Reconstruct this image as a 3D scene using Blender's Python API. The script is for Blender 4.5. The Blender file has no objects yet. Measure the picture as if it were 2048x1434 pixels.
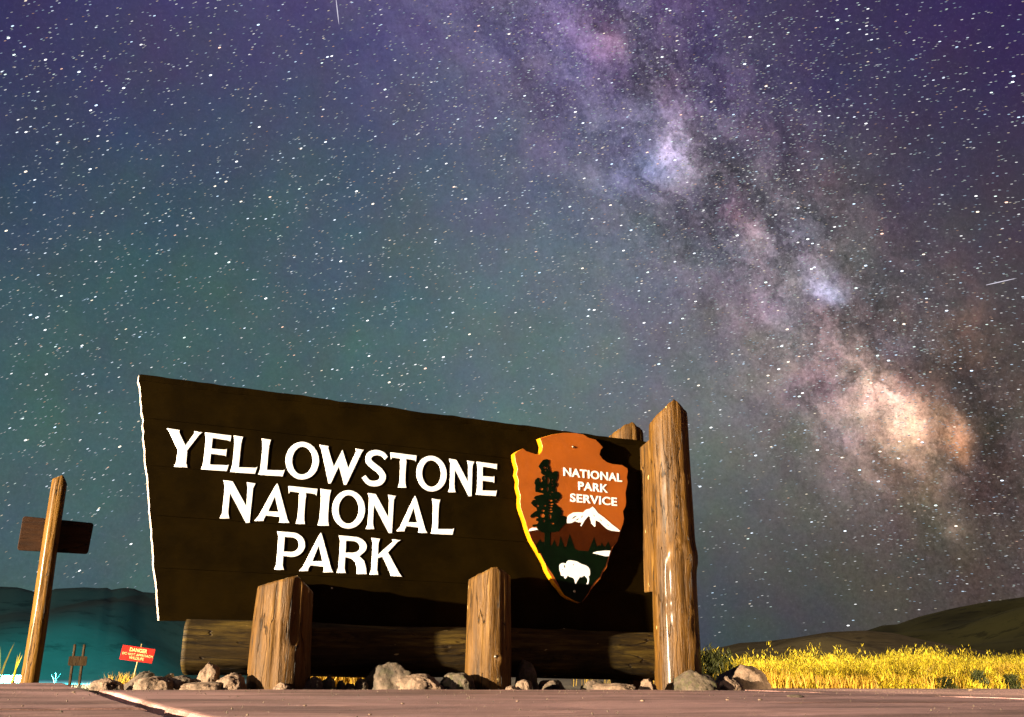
import bpy, bmesh, math, random
import numpy as np
from mathutils import Vector, Matrix, noise as mnoise
from math import sin, cos, tan, pi, radians, sqrt, atan2, exp

random.seed(7)
rng = np.random.default_rng(11)
sc = bpy.context.scene
COL = sc.collection

# ------------------------------------------------------------------ camera
FPX = 1965.0
CAMH = 0.15
PITCH = radians(17.64)
ROLL = radians(0.6)
fw = Vector((0, cos(PITCH), sin(PITCH)))
r0 = Vector((1, 0, 0))
u0 = Vector((0, -sin(PITCH), cos(PITCH)))
rt = cos(ROLL) * r0 + sin(ROLL) * u0
up = -sin(ROLL) * r0 + cos(ROLL) * u0
CAM = Vector((0, 0, CAMH))
cd = bpy.data.cameras.new('camera')
cam = bpy.data.objects.new('camera', cd)
COL.objects.link(cam)
M3 = Matrix((rt, up, -fw)).transposed()
cam.matrix_world = Matrix.Translation(CAM) @ M3.to_4x4()
cd.sensor_width = 36
cd.lens = 36 * FPX / 2048
cd.clip_start = 0.05
cd.clip_end = 9000
sc.camera = cam


def ray(x, y):
    return fw + (x - 1024) / FPX * rt - (y - 717) / FPX * up


# ------------------------------------------------------------------ exposure
sc.view_settings.view_transform = 'Standard'
sc.view_settings.look = 'None'
sc.view_settings.exposure = 0
sc.view_settings.gamma = 1
sc.view_settings.use_curve_mapping = False


def lin(c):
    o = []
    for v in c[:3]:
        v = v / 255.0
        o.append(v / 12.92 if v <= 0.04045 else ((v + 0.055) / 1.055) ** 2.4)
    return o


# ------------------------------------------------------------------ world: night sky
W = bpy.data.worlds.new('World')
sc.world = W
W.use_nodes = True
wt = W.node_tree
wt.nodes.clear()


class NT:
    def __init__(s, tree):
        s.t = tree

    def n(s, kind, **kw):
        nd = s.t.nodes.new(kind)
        for k, v in kw.items():
            setattr(nd, k, v)
        return nd

    def link(s, a, b):
        s.t.links.new(a, b)

    def put(s, sock, v):
        if isinstance(v, bpy.types.NodeSocket):
            s.link(v, sock)
        elif isinstance(v, (tuple, list, Vector)):
            v = tuple(v)
            if sock.type == 'RGBA' and len(v) == 3:
                v = v + (1,)
            sock.default_value = v
        else:
            sock.default_value = v

    def m(s, op, a, b=None, c=None, clamp=False):
        nd = s.n('ShaderNodeMath', operation=op)
        nd.use_clamp = clamp
        s.put(nd.inputs[0], a)
        if b is not None:
            s.put(nd.inputs[1], b)
        if c is not None:
            s.put(nd.inputs[2], c)
        return nd.outputs[0]

    def v(s, op, a, b=None, scale=None):
        nd = s.n('ShaderNodeVectorMath', operation=op)
        s.put(nd.inputs[0], a)
        if b is not None:
            s.put(nd.inputs[1], b)
        if scale is not None:
            s.put(nd.inputs['Scale'], scale)
        return nd.outputs['Value'] if op in ('DOT_PRODUCT', 'LENGTH') else nd.outputs[0]

    def noise(s, vec, scale, detail=4, rough=0.55, dist=0.0, color=False):
        nd = s.n('ShaderNodeTexNoise')
        s.put(nd.inputs['Vector'], vec)
        nd.inputs['Scale'].default_value = scale
        nd.inputs['Detail'].default_value = detail
        nd.inputs['Roughness'].default_value = rough
        nd.inputs['Distortion'].default_value = dist
        return nd.outputs['Color'] if color else nd.outputs['Fac']

    def remap(s, v, a, b, c, d, smooth=True):
        nd = s.n('ShaderNodeMapRange')
        nd.interpolation_type = 'SMOOTHSTEP' if smooth else 'LINEAR'
        s.put(nd.inputs[0], v)
        for i, q in enumerate((a, b, c, d)):
            nd.inputs[1 + i].default_value = q
        return nd.outputs[0]

    def mix(s, f, a, b, blend='MIX'):
        nd = s.n('ShaderNodeMix', data_type='RGBA', blend_type=blend)
        s.put(nd.inputs['Factor'], f)
        s.put(nd.inputs['A'], a)
        s.put(nd.inputs['B'], b)
        return nd.outputs['Result']


g = NT(wt)
tc = g.n('ShaderNodeTexCoord')
DIR = g.v('NORMALIZE', tc.outputs['Generated'])


def dirpx(x, y):
    return ray(x, y).normalized()


# the tones of the night sky, each at its own direction in the sky
SKY = [
    (30, 30, 46, 34, 82), (230, 20, 58, 50, 96), (430, 20, 76, 58, 108), (700, 30, 62, 50, 104), (960, 20, 96, 78, 130), (1180, 30, 74, 56, 108),
    (1450, 30, 60, 48, 96), (1750, 30, 52, 40, 84), (2030, 30, 52, 16, 88),
    (30, 200, 52, 52, 98), (350, 200, 54, 66, 98), (700, 200, 60, 70, 104), (1000, 200, 74, 76, 114), (1190, 130, 92, 70, 112),
    (1340, 200, 70, 62, 92), (1520, 200, 58, 58, 90), (1800, 200, 54, 50, 80), (2040, 250, 50, 28, 78),
    (30, 400, 48, 72, 94), (350, 400, 48, 82, 94), (700, 400, 60, 86, 104), (1000, 400, 74, 94, 110), (1200, 400, 92, 102, 128),
    (1420, 440, 84, 74, 94), (1620, 380, 58, 58, 74), (1850, 400, 56, 58, 74), (2035, 430, 50, 44, 70),
    (30, 600, 50, 78, 90), (350, 600, 50, 86, 88), (700, 600, 62, 92, 98), (1000, 600, 76, 102, 110), (1250, 600, 92, 106, 120),
    (1450, 600, 108, 102, 112), (1620, 620, 108, 100, 110), (1780, 600, 72, 70, 78), (1900, 640, 96, 74, 68), (2035, 600, 54, 48, 56),
    (30, 800, 58, 88, 92), (350, 760, 58, 94, 86), (700, 780, 66, 94, 98), (1000, 800, 80, 106, 108), (1250, 780, 90, 108, 110),
    (1450, 800, 98, 104, 106), (1600, 760, 118, 106, 100), (1780, 770, 110, 92, 84), (1980, 800, 62, 54, 54), (2045, 780, 60, 54, 50),
    (30, 1000, 60, 90, 94), (200, 1000, 64, 98, 94), (1450, 1000, 84, 92, 92), (1650, 1000, 96, 88, 80), (1850, 1000, 116, 86, 72), (2000, 1000, 78, 64, 58),
    (30, 1160, 54, 82, 90), (220, 1160, 62, 92, 92), (1440, 1140, 62, 76, 76), (1650, 1150, 64, 68, 60), (1850, 1150, 70, 62, 48), (2030, 1150, 62, 52, 46),
    (1430, 1270, 34, 54, 80), (1600, 1250, 56, 60, 64), (1800, 1230, 56, 56, 52),
]
K0 = 150.0
DET = g.v('NORMALIZE', g.v('ADD', DIR, g.v('SCALE', g.v('SUBTRACT', g.noise(DIR, 7.0, 5, 0.6, color=True), (0.5, 0.5, 0.5)), scale=0.10)))


def lobe(vec, d, k):
    dt = g.v('DOT_PRODUCT', vec, tuple(d))
    return g.m('EXPONENT', g.m('MULTIPLY_ADD', dt, k, -k))


num = None
den = None
far = [(Vector((-0.9, -0.2, 0.3)), (54, 84, 92)), (Vector((0.9, -0.2, 0.3)), (44, 36, 56)), (Vector((0, 0, 1)), (40, 30, 70)),
       (Vector((0, -1, 0.3)), (28, 32, 42)), (Vector((0, 0, -1)), (40, 50, 50))]
for x, y, *c in SKY:
    gy_ = 0.3 * c[0] + 0.59 * c[1] + 0.11 * c[2]
    ds_ = 0.26 if y > 100 else 0.12
    c = [q + (gy_ - q) * ds_ for q in c]
    if x > 1700 and y > 1050:
        c = [q * 0.86 for q in c]
    w = lobe(DET, dirpx(x, y), K0)
    cc = g.v('SCALE', tuple(lin(c)), scale=w)
    num = cc if num is None else g.v('ADD', num, cc)
    den = w if den is None else g.m('ADD', den, w)
for d, c in far:
    w = g.m('MULTIPLY', lobe(DIR, d.normalized(), 3.0), 0.01)
    num = g.v('ADD', num, g.v('SCALE', tuple(lin(c)), scale=w))
    den = g.m('ADD', den, w)
base = g.v('SCALE', num, scale=g.m('DIVIDE', 1.0, den))

# the band of the Milky Way: a great circle
NB = dirpx(1230, 100).cross(dirpx(1860, 900)).normalized()
off = g.v('DOT_PRODUCT', DIR, tuple(NB))
band = g.m('EXPONENT', g.m('MULTIPLY', g.m('MULTIPLY', off, off), -1 / (0.13 ** 2)))
WARP = g.v('NORMALIZE', g.v('ADD', DIR, g.v('SCALE', g.v('SUBTRACT', g.noise(DIR, 9.0, 6, 0.65, color=True), (0.5, 0.5, 0.5)), scale=0.085)))
# clouds of stars
glow = None
for x, y, rad, s, c in [
    (1345, 255, 34, 0.34, (240, 205, 245)), (1350, 300, 36, 0.20, (235, 205, 235)), (1290, 320, 50, 0.12, (190, 190, 240)), (1240, 360, 70, 0.06, (160, 175, 235)), (1360, 370, 34, 0.08, (235, 200, 205)),
    (1190, 95, 45, 0.05, (230, 150, 200)), (1235, 85, 26, 0.06, (240, 150, 165)), (1100, 140, 80, 0.02, (170, 150, 230)), (1330, 180, 22, 0.05, (230, 170, 200)),
    (1475, 420, 28, 0.12, (245, 180, 190)), (1505, 475, 26, 0.12, (235, 190, 215)), (1580, 375, 24, 0.07, (225, 195, 225)), (1530, 530, 46, 0.07, (225, 205, 200)), (1640, 555, 26, 0.26, (205, 210, 255)),
    (1655, 578, 18, 0.22, (215, 220, 255)), (1600, 480, 45, 0.06, (190, 205, 240)), (1560, 610, 50, 0.06, (200, 195, 215)), (1640, 690, 55, 0.11, (235, 195, 180)), (1700, 745, 40, 0.10, (240, 200, 170)),
    (1730, 835, 60, 0.20, (240, 200, 190)), (1775, 800, 34, 0.24, (255, 205, 185)), (1810, 850, 46, 0.34, (255, 198, 160)), (1878, 878, 26, 0.24, (255, 172, 115)), (1900, 900, 18, 0.14, (255, 160, 90)),
    (1840, 930, 50, 0.04, (245, 175, 130)), (1905, 690, 40, 0.05, (235, 155, 110)), (1940, 650, 34, 0.03, (240, 165, 120)), (1775, 715, 34, 0.05, (190, 195, 255)), (1912, 1055, 16, 0.08, (240, 190, 170)), (1740, 920, 60, 0.04, (235, 190, 190)),
]:
    k = 2 / (rad * 1.2 / FPX) ** 2
    w = g.m('MULTIPLY', lobe(WARP, dirpx(x, y), k), s)
    cc = g.v('SCALE', tuple(lin(c)), scale=w)
    glow = cc if glow is None else g.v('ADD', glow, cc)
# coordinates stretched along the band, so that lanes and clouds run with it
AX = dirpx(1500, 500)
AY = NB.cross(AX).normalized()
cmb = g.n('ShaderNodeCombineXYZ')
wo = g.v('ADD', DIR, g.v('SCALE', g.v('SUBTRACT', g.noise(DIR, 14.0, 7, 0.68, color=True), (0.5, 0.5, 0.5)), scale=0.10))
g.link(g.m('MULTIPLY', g.v('DOT_PRODUCT', wo, tuple(AY)), 0.55), cmb.inputs[0])
g.link(g.m('MULTIPLY', g.v('DOT_PRODUCT', wo, tuple(NB)), 1.25), cmb.inputs[1])
g.link(g.v('DOT_PRODUCT', wo, tuple(AX)), cmb.inputs[2])
BV = cmb.outputs[0]
sep = g.n('ShaderNodeSeparateXYZ')
g.link(DIR, sep.inputs[0])
ext = g.remap(sep.outputs[2], 0.06, 0.27, 0.08, 1.0)      # the band dims in the thick air near the horizon
core = g.m('MULTIPLY', g.m('EXPONENT', g.m('MULTIPLY', g.m('MULTIPLY', off, off), -1 / (0.085 ** 2))), ext)
cl1 = g.noise(BV, 26.0, 9, 0.66)
veil = g.mix(g.remap(g.v('DOT_PRODUCT', DIR, tuple(AY)), -0.22, 0.22, 0, 1), (0.165, 0.115, 0.20), (0.225, 0.125, 0.095))
SGN = 1.0 if dirpx(1300, 200).dot(AY) < dirpx(1850, 900).dot(AY) else -1.0
if SGN < 0:
    veil = g.mix(g.remap(g.v('DOT_PRODUCT', DIR, tuple(AY)), -0.22, 0.22, 0, 1), (0.225, 0.125, 0.095), (0.165, 0.115, 0.20))
glow = g.v('SCALE', glow, scale=g.remap(cl1, 0.34, 0.66, 0.35, 2.4, False))
of2 = g.m('SUBTRACT', off, dirpx(1420, 560).dot(NB))       # the wide milky veil lies on the east side of the band
wide = g.m('MULTIPLY', g.m('EXPONENT', g.m('MULTIPLY', g.m('MULTIPLY', of2, of2), -1 / (0.12 ** 2))), ext)
glow = g.v('ADD', glow, g.v('SCALE', veil, scale=g.m('MULTIPLY', core, g.remap(cl1, 0.38, 0.72, 0.0, 0.66))))
glow = g.v('ADD', glow, g.v('SCALE', (0.085, 0.088, 0.115), scale=g.m('MULTIPLY', wide, g.remap(cl1, 0.30, 0.72, 0.0, 0.48))))
# dust: branching lanes, plus the large dark clouds at their places
ln1 = g.m('ABSOLUTE', g.m('SUBTRACT', g.noise(BV, 9.0, 8, 0.60), 0.5))
ln2 = g.m('ABSOLUTE', g.m('SUBTRACT', g.noise(g.v('ADD', BV, (3.3, 1.7, 0.2)), 21.0, 8, 0.62), 0.5))
lanes = g.m('MULTIPLY', core, g.m('ADD', g.remap(ln1, 0.0, 0.060, 0.36, 0.0), g.remap(ln2, 0.0, 0.05, 0.22, 0.0)))
dust = None
for x, y, rad, s in [(1265, 150, 30, 0.42), (1290, 190, 36, 0.5), (1390, 235, 18, 0.5), (1425, 300, 36, 0.35), (1440, 350, 40, 0.30), (1385, 440, 38, 0.45), (1430, 470, 30, 0.42), (1650, 460, 50, 0.3), (1555, 450, 22, 0.4), (1575, 520, 18, 0.4),
                     (1640, 625, 26, 0.45), (1690, 640, 44, 0.5), (1740, 690, 40, 0.4), (1790, 745, 36, 0.5), (1850, 765, 40, 0.55), (1900, 800, 40, 0.5), (1950, 860, 50, 0.5), (1770, 520, 55, 0.2), (1712, 775, 14, 0.5), (1205, 195, 34, 0.25),
                     (1765, 848, 12, 0.45), (1858, 850, 8, 0.4), (1990, 960, 60, 0.3), (1990, 760, 60, 0.25), (1885, 925, 10, .4)]:
    k = 2 / (rad * 1.2 / FPX) ** 2
    w = g.m('MULTIPLY', lobe(WARP, dirpx(x, y), k), s)
    dust = w if dust is None else g.m('ADD', dust, w)
dsum = g.m('ADD', g.m('MULTIPLY', dust, g.remap(cl1, 0.35, 0.65, 1.25, 0.6, False)), lanes)
keep = g.m('SUBTRACT', 1.0, g.m('MINIMUM', g.m('MULTIPLY', dsum, 0.85), 0.52))
tot = g.v('SCALE', g.v('ADD', base, glow), scale=keep)
# mottled air glow and unresolved stars
mot = g.noise(DIR, 16.0, 4, 0.6, color=True)
tot = g.v('MULTIPLY', tot, g.v('ADD', g.v('SCALE', mot, scale=0.55), (0.725, 0.725, 0.725)))
bandm = g.m('MULTIPLY_ADD', band, 0.9, 0.35)
n3 = g.noise(DIR, 260.0, 3, 0.75)
tot = g.v('SCALE', tot, scale=g.m('MULTIPLY_ADD', g.m('MULTIPLY', g.m('SUBTRACT', n3, 0.5), bandm), 1.3, 1.0))
n5 = g.m('MULTIPLY', g.remap(g.noise(g.v('ADD', DIR, (5.0, 1.0, 2.0)), 430.0, 2, 0.6), 0.58, 0.80, 0.0, 0.16, False), g.m('MULTIPLY_ADD', core, g.m('MULTIPLY', keep, 1.4), 0.14))
tot = g.v('ADD', tot, g.v('SCALE', (0.95, 0.9, 1.0), scale=n5))
bg = g.n('ShaderNodeBackground')
g.put(bg.inputs['Color'], tot)
bg.inputs['Strength'].default_value = 1.22
ow = g.n('ShaderNodeOutputWorld')
g.link(bg.outputs[0], ow.inputs[0])

# ------------------------------------------------------------------ lights
# warm flood lamp of the parking area, to the left behind the camera
P2 = Vector((-0.2, 8.9, 0))
AZ = radians(50.5)
LD = 40.0
lamp_pos = Vector((P2.x - sin(AZ) * LD, P2.y - cos(AZ) * LD, 4.0))
ld = bpy.data.lights.new('flood_lamp', 'SPOT')
lo = bpy.data.objects.new('flood_lamp', ld)
COL.objects.link(lo)
lo.location = lamp_pos
lo.rotation_euler = (Vector((2.5, 12, 1.0)) - lamp_pos).to_track_quat('-Z', 'Y').to_euler()
ld.energy = 520000
ld.color = (1.0, 0.84, 0.60)
ld.spot_size = radians(70)
ld.spot_blend = 0.4
ld.shadow_soft_size = 0.28

# weak fill sun, added to lift the pavement and the hills
sd = bpy.data.lights.new('fill_sun', 'SUN')
so = bpy.data.objects.new('fill_sun', sd)
COL.objects.link(so)
sd.energy = 0.75
sd.angle = radians(0.5)
sd.color = (1.0, 0.80, 0.74)
so.rotation_euler = Vector((sin(radians(61)) * cos(radians(27)), cos(radians(61)) * cos(radians(27)), -sin(radians(27)))).to_track_quat('-Z', 'Y').to_euler()

# fill spot added on the right to brighten the grass; no car stands there
gd = bpy.data.lights.new('grass_fill_spot', 'SPOT')
go = bpy.data.objects.new('grass_fill_spot', gd)
COL.objects.link(go)
go.location = (9.5, -4.0, 1.0)
go.rotation_euler = Vector((-0.8, 22, -0.2)).to_track_quat('-Z', 'Y').to_euler()
gd.energy = 74000
gd.color = (1.0, 0.80, 0.52)
gd.spot_size = radians(52)
gd.spot_blend = 0.25
gd.shadow_soft_size = 0.12

# cyan headlamp low behind the pavement at far left
cl = bpy.data.lights.new('blue_headlamp', 'SPOT')
co = bpy.data.objects.new('blue_headlamp', cl)
COL.objects.link(co)
cl.energy = 62000
cl.color = (0.04, 0.60, 0.85)
cl.spot_size = radians(125)
cl.spot_blend = 1.0
cl.shadow_soft_size = 0.06

# ------------------------------------------------------------------ helpers
A26 = radians(26)
DV = Vector((cos(A26), sin(A26), 0))
NV = Vector((sin(A26), -cos(A26), 0))


def loc(x, y, off=0.0):
    """pixel -> (along sign, height) on the vertical plane 'off' metres behind the post line"""
    D = ray(x, y)
    o = P2 - NV * off
    t = (o - CAM).dot(NV) / D.dot(NV)
    q = CAM + D * t
    return ((q - P2).dot(DV), q.z)


def ground(x, y, z=0.0):
    D = ray(x, y)
    t = (z - CAMH) / D.z
    return CAM + D * t


def on_line(px, off, py=1350):
    """point at pixel column px on the line parallel to the sign, off metres behind the posts"""
    D = ray(px, py)
    o = P2 - NV * off
    t = (o - CAM).dot(NV) / D.dot(NV)
    q = CAM + D * t
    return Vector((q.x, q.y, 0)), q.z, t


def to_sign(v):
    q = v - P2
    return Vector((q.dot(DV), -q.dot(NV), v.z))


def from_sign(x, y, z=0.0):
    return P2 + DV * x - NV * y + Vector((0, 0, z))


def tag(o, label=None, cat=None, group=None, kind=None):
    if label:
        o['label'] = label
    if cat:
        o['category'] = cat
    if group:
        o['group'] = group
    if kind:
        o['kind'] = kind
    return o


def empty(name, location=(0, 0, 0), rz=0.0):
    o = bpy.data.objects.new(name, None)
    COL.objects.link(o)
    o.location = location
    o.rotation_euler = (0, 0, rz)
    o.empty_display_size = 0.1
    return o


def mesh_obj(name, verts, faces, mat, parent=None, smooth=False):
    me = bpy.data.meshes.new(name)
    me.from_pydata([tuple(v) for v in verts], [], faces)
    me.update()
    if mat:
        me.materials.append(mat)
    if smooth:
        me.polygons.foreach_set('use_smooth', [True] * len(me.polygons))
    o = bpy.data.objects.new(name, me)
    COL.objects.link(o)
    if parent:
        o.parent = parent
    return o


def bm_obj(name, bm, mat, parent=None, smooth=False):
    bmesh.ops.recalc_face_normals(bm, faces=bm.faces)
    me = bpy.data.meshes.new(name)
    bm.to_mesh(me)
    bm.free()
    me.materials.append(mat)
    if smooth:
        me.polygons.foreach_set('use_smooth', [True] * len(me.polygons))
    o = bpy.data.objects.new(name, me)
    COL.objects.link(o)
    if parent:
        o.parent = parent
    return o


def fbm(v, oct=4):
    return mnoise.fractal(v, 0.9, 2.1, oct)


# ------------------------------------------------------------------ materials
def new_mat(name):
    m = bpy.data.materials.new(name)
    m.use_nodes = True
    t = NT(m.node_tree)
    b = m.node_tree.nodes['Principled BSDF']
    return m, t, b


def bump(t, b, h, strength=0.4, dist=0.01):
    nd = t.n('ShaderNodeBump')
    nd.inputs['Strength'].default_value = strength
    nd.inputs['Distance'].default_value = dist
    t.put(nd.inputs['Height'], h)
    t.link(nd.outputs[0], b.inputs['Normal'])


def ramp(t, f, stops):
    nd = t.n('ShaderNodeValToRGB')
    t.put(nd.inputs[0], f)
    el = nd.color_ramp.elements
    while len(el) < len(stops):
        el.new(0.5)
    for e, (p, c) in zip(el, stops):
        e.position = p
        e.color = tuple(c) + (1,)
    return nd.outputs[0]


def wood_mat(name, dark, mid, light, axis='Z', rough=0.36, coat=0.3, chips=0.0, grime=0.5):
    m, t, b = new_mat(name)
    c = t.n('ShaderNodeTexCoord').outputs['Object']
    long_ = {'Z': (1, 1, 0.09), 'X': (0.09, 1, 1)}[axis]
    cs = t.v('MULTIPLY', c, long_)
    f = t.noise(cs, 26, 6, 0.62, 0.25)
    f2 = t.noise(cs, 6, 4, 0.6, 0.6)
    f3 = t.noise(t.v('MULTIPLY', c, tuple(0.35 if q != 1 else 1 for q in long_)), 5, 5, 0.65, 0.3)
    col = ramp(t, t.m('ADD', t.m('MULTIPLY', f, 0.55), t.m('MULTIPLY', f2, 0.45)), [(0.30, dark), (0.50, mid), (0.72, light)])
    gm = t.remap(f3, 0.50, 0.70, 0.0, grime)
    col = t.mix(gm, col, tuple(x * 0.35 for x in dark))
    fine = t.noise(cs, 120, 3, 0.6)
    crack = t.remap(t.noise(cs, 9, 3, 0.5, 0.3), 0.488, 0.50, 1, 0)
    crack2 = t.remap(t.noise(cs, 9, 3, 0.5, 0.3), 0.50, 0.512, 0, 1)
    ck = t.m('MAXIMUM', crack, crack2)
    col = t.mix(t.m('MULTIPLY', t.m('SUBTRACT', 1, ck), 0.9), col, (0.012, 0.006, 0.002))
    rg = t.m('MULTIPLY_ADD', f3, 0.45, rough - 0.12)
    if chips:
        cz = t.v('MULTIPLY', c, tuple(0.35 if q != 1 else 1 for q in long_))
        ch = t.remap(t.noise(cz, 16, 3, 0.5), 0.70, 0.73, 0, chips)
        col = t.mix(ch, col, (0.62, 0.44, 0.18))
    t.put(b.inputs['Base Color'], col)
    t.put(b.inputs['Roughness'], rg)
    b.inputs['Coat Weight'].default_value = coat
    b.inputs['Coat Roughness'].default_value = 0.18
    b.inputs['Specular IOR Level'].default_value = 0.18
    h = t.m('ADD', t.m('ADD', t.m('MULTIPLY', f, 0.8), t.m('MULTIPLY', fine, 0.35)), t.m('MULTIPLY', ck, 0.6))
    bump(t, b, h, 0.9, 0.018)
    return m


def paint_mat(name, col, rough=0.4, var=0.25, scale=6, grain=True, spec=0.5, bumps=0.25):
    m, t, b = new_mat(name)
    c = t.n('ShaderNodeTexCoord').outputs['Object']
    f = t.noise(c, scale, 5, 0.6)
    cc = t.mix(t.remap(f, 0.3, 0.7, 0, 1), tuple(x * (1 - var) for x in col), tuple(min(1, x * (1 + var)) for x in col))
    t.put(b.inputs['Base Color'], cc)
    t.put(b.inputs['Roughness'], t.m('MULTIPLY_ADD', t.noise(c, scale * 3, 4, 0.6), 0.3, rough - 0.15))
    b.inputs['Specular IOR Level'].default_value = spec
    if grain:
        h = t.m('ADD', t.noise(t.v('MULTIPLY', c, (0.12, 1, 1)), 60, 4, 0.6), t.m('MULTIPLY', t.noise(c, 3.0, 3, 0.5), 1.2))
        bump(t, b, h, bumps, 0.006)
    return m


M = {}
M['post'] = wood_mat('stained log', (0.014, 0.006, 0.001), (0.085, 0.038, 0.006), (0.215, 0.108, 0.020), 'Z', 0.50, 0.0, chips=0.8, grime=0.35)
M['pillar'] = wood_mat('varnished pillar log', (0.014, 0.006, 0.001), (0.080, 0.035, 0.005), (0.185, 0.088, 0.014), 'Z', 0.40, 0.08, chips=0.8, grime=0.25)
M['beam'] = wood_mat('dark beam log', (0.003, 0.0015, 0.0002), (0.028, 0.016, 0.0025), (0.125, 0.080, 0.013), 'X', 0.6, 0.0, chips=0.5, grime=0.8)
M['endgrain'] = paint_mat('weathered end grain', (0.34, 0.27, 0.17), 0.7, 0.35, 14)
M['cut'] = wood_mat('hewn post top', (0.05, 0.025, 0.008), (0.16, 0.10, 0.04), (0.36, 0.26, 0.12), 'Z', 0.6, 0.0, grime=0.5)
M['board'] = paint_mat('brown sign paint', (0.0068, 0.0037, 0.0003), 0.65, 0.3, 3.2, spec=0.02, bumps=0.35)
M['edge'] = paint_mat('pale hewn board end', (0.50, 0.40, 0.33), 0.7, 0.3, 16)
M['letter'] = paint_mat('white letter paint', (0.86, 0.85, 0.84), 0.5, 0.03, 8, bumps=0.1)
M['orange'] = paint_mat('burnt orange paint', (0.29, 0.064, 0.0004), 0.55, 0.10, 4, bumps=0.2)
M['orange_lit'] = paint_mat('burnt orange paint lit side', (0.50, 0.20, 0.002), 0.35, 0.25, 9, bumps=0.4)  # plate orange made brighter and yellower: lamp light on its sides, put into the colour
M['green'] = paint_mat('dark green paint', (0.0008, 0.0038, 0.0008), 0.5, 0.3, 6, spec=0.08)
M['mount'] = paint_mat('brown mountain paint', (0.034, 0.0065, 0.0006), 0.5, 0.25, 5, spec=0.08)
M['black'] = paint_mat('near black paint', (0.006, 0.004, 0.003), 0.6, 0.2, 5, spec=0.2)
M['red'] = paint_mat('red sign paint', (0.42, 0.008, 0.002), 0.5, 0.12, 10)
M['cream'] = paint_mat('cream sign lettering', (0.62, 0.55, 0.22), 0.5, 0.05, 10)
M['pole'] = wood_mat('ochre stained pole', (0.05, 0.02, 0.001), (0.13, 0.056, 0.002), (0.20, 0.095, 0.005), 'Z', 0.55, 0.1, grime=0.25)
M['back'] = wood_mat('brown sign back', (0.008, 0.0022, 0.0002), (0.024, 0.0075, 0.0006), (0.045, 0.016, 0.002), 'X', 0.6, 0.0, grime=0.4)
M['stake'] = paint_mat('pale wooden stake', (0.42, 0.30, 0.12), 0.7, 0.3, 30)
M['small'] = wood_mat('brown board', (0.015, 0.008, 0.002), (0.035, 0.018, 0.005), (0.055, 0.03, 0.009), 'Z', 0.6, 0.0)
M['steel'] = paint_mat('dull bolt metal', (0.25, 0.2, 0.14), 0.4, 0.2, 30)
M['steel'].node_tree.nodes['Principled BSDF'].inputs['Metallic'].default_value = 0.8


def rock_mat(name, c0, c1, moss=0.0):
    m, t, b = new_mat(name)
    c = t.n('ShaderNodeTexCoord').outputs['Object']
    oi = t.n('ShaderNodeObjectInfo')
    c = t.v('ADD', c, t.v('SCALE', (3.1, 5.7, 1.3), scale=oi.outputs['Random']))
    f = t.noise(c, 9, 8, 0.65)
    f2 = t.noise(c, 38, 5, 0.7)
    col = t.mix(t.remap(f, 0.32, 0.66, 0, 1), c0, c1)
    col = t.mix(t.remap(f2, 0.5, 0.72, 0, 0.6), col, tuple(x * 0.3 for x in c0))
    if moss:
        col = t.mix(t.remap(t.noise(c, 14, 5, 0.7), 0.50, 0.60, 0, moss), col, (0.05, 0.045, 0.012))
    t.put(b.inputs['Base Color'], col)
    b.inputs['Roughness'].default_value = 0.85
    h = t.m('ADD', t.m('MULTIPLY', f, 0.7), t.m('MULTIPLY', f2, 0.5))
    bump(t, b, h, 0.9, 0.02)
    return m


M['rock'] = rock_mat('tan rock', (0.07, 0.042, 0.024), (0.20, 0.125, 0.078))
M['rock_grey'] = rock_mat('grey brown rock', (0.035, 0.024, 0.014), (0.12, 0.078, 0.050), 0.3)
M['rock_moss'] = rock_mat('mossy rock', (0.035, 0.024, 0.013), (0.10, 0.068, 0.04), 0.75)

# pavement concrete
m, t, b = new_mat('pink grey concrete')
c = t.n('ShaderNodeTexCoord').outputs['Object']
cs = t.v('MULTIPLY', c, (0.45, 1.6, 1))
f = t.noise(cs, 0.9, 6, 0.62, 0.5)
f2 = t.noise(cs, 7, 6, 0.65, 0.4)
f3 = t.noise(t.v('MULTIPLY', c, (0.25, 2.2, 1)), 9, 5, 0.6, 1.0)
sp = t.noise(c, 160, 2, 0.5)
col = t.mix(t.remap(f, 0.36, 0.62, 0, 1), (0.15, 0.072, 0.052), (0.42, 0.225, 0.195))
col = t.mix(t.remap(f2, 0.45, 0.7, 0, 0.5), col, (0.16, 0.065, 0.062))
col = t.mix(t.remap(f3, 0.55, 0.70, 0, 0.45), col, (0.55, 0.31, 0.31))
col = t.mix(t.remap(sp, 0.62, 0.72, 0, 0.5), col, (0.66, 0.50, 0.42))
t.put(b.inputs['Base Color'], col)
t.put(b.inputs['Roughness'], t.m('MULTIPLY_ADD', f2, 0.3, 0.5))
bump(t, b, t.m('ADD', t.m('ADD', t.m('MULTIPLY', f2, 0.6), t.m('MULTIPLY', f3, 0.4)), t.m('MULTIPLY', sp, 0.12)), 0.6, 0.025)
M['concrete'] = m

# soil
m, t, b = new_mat('dry soil')
c = t.n('ShaderNodeTexCoord').outputs['Object']
f = t.noise(c, 1.4, 8, 0.65)
f2 = t.noise(c, 22, 6, 0.7)
col = t.mix(f, (0.05, 0.032, 0.014), (0.13, 0.09, 0.042))
t.put(b.inputs['Base Color'], col)
b.inputs['Roughness'].default_value = 0.95
bump(t, b, f2, 0.8, 0.03)
M['soil'] = m


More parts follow.
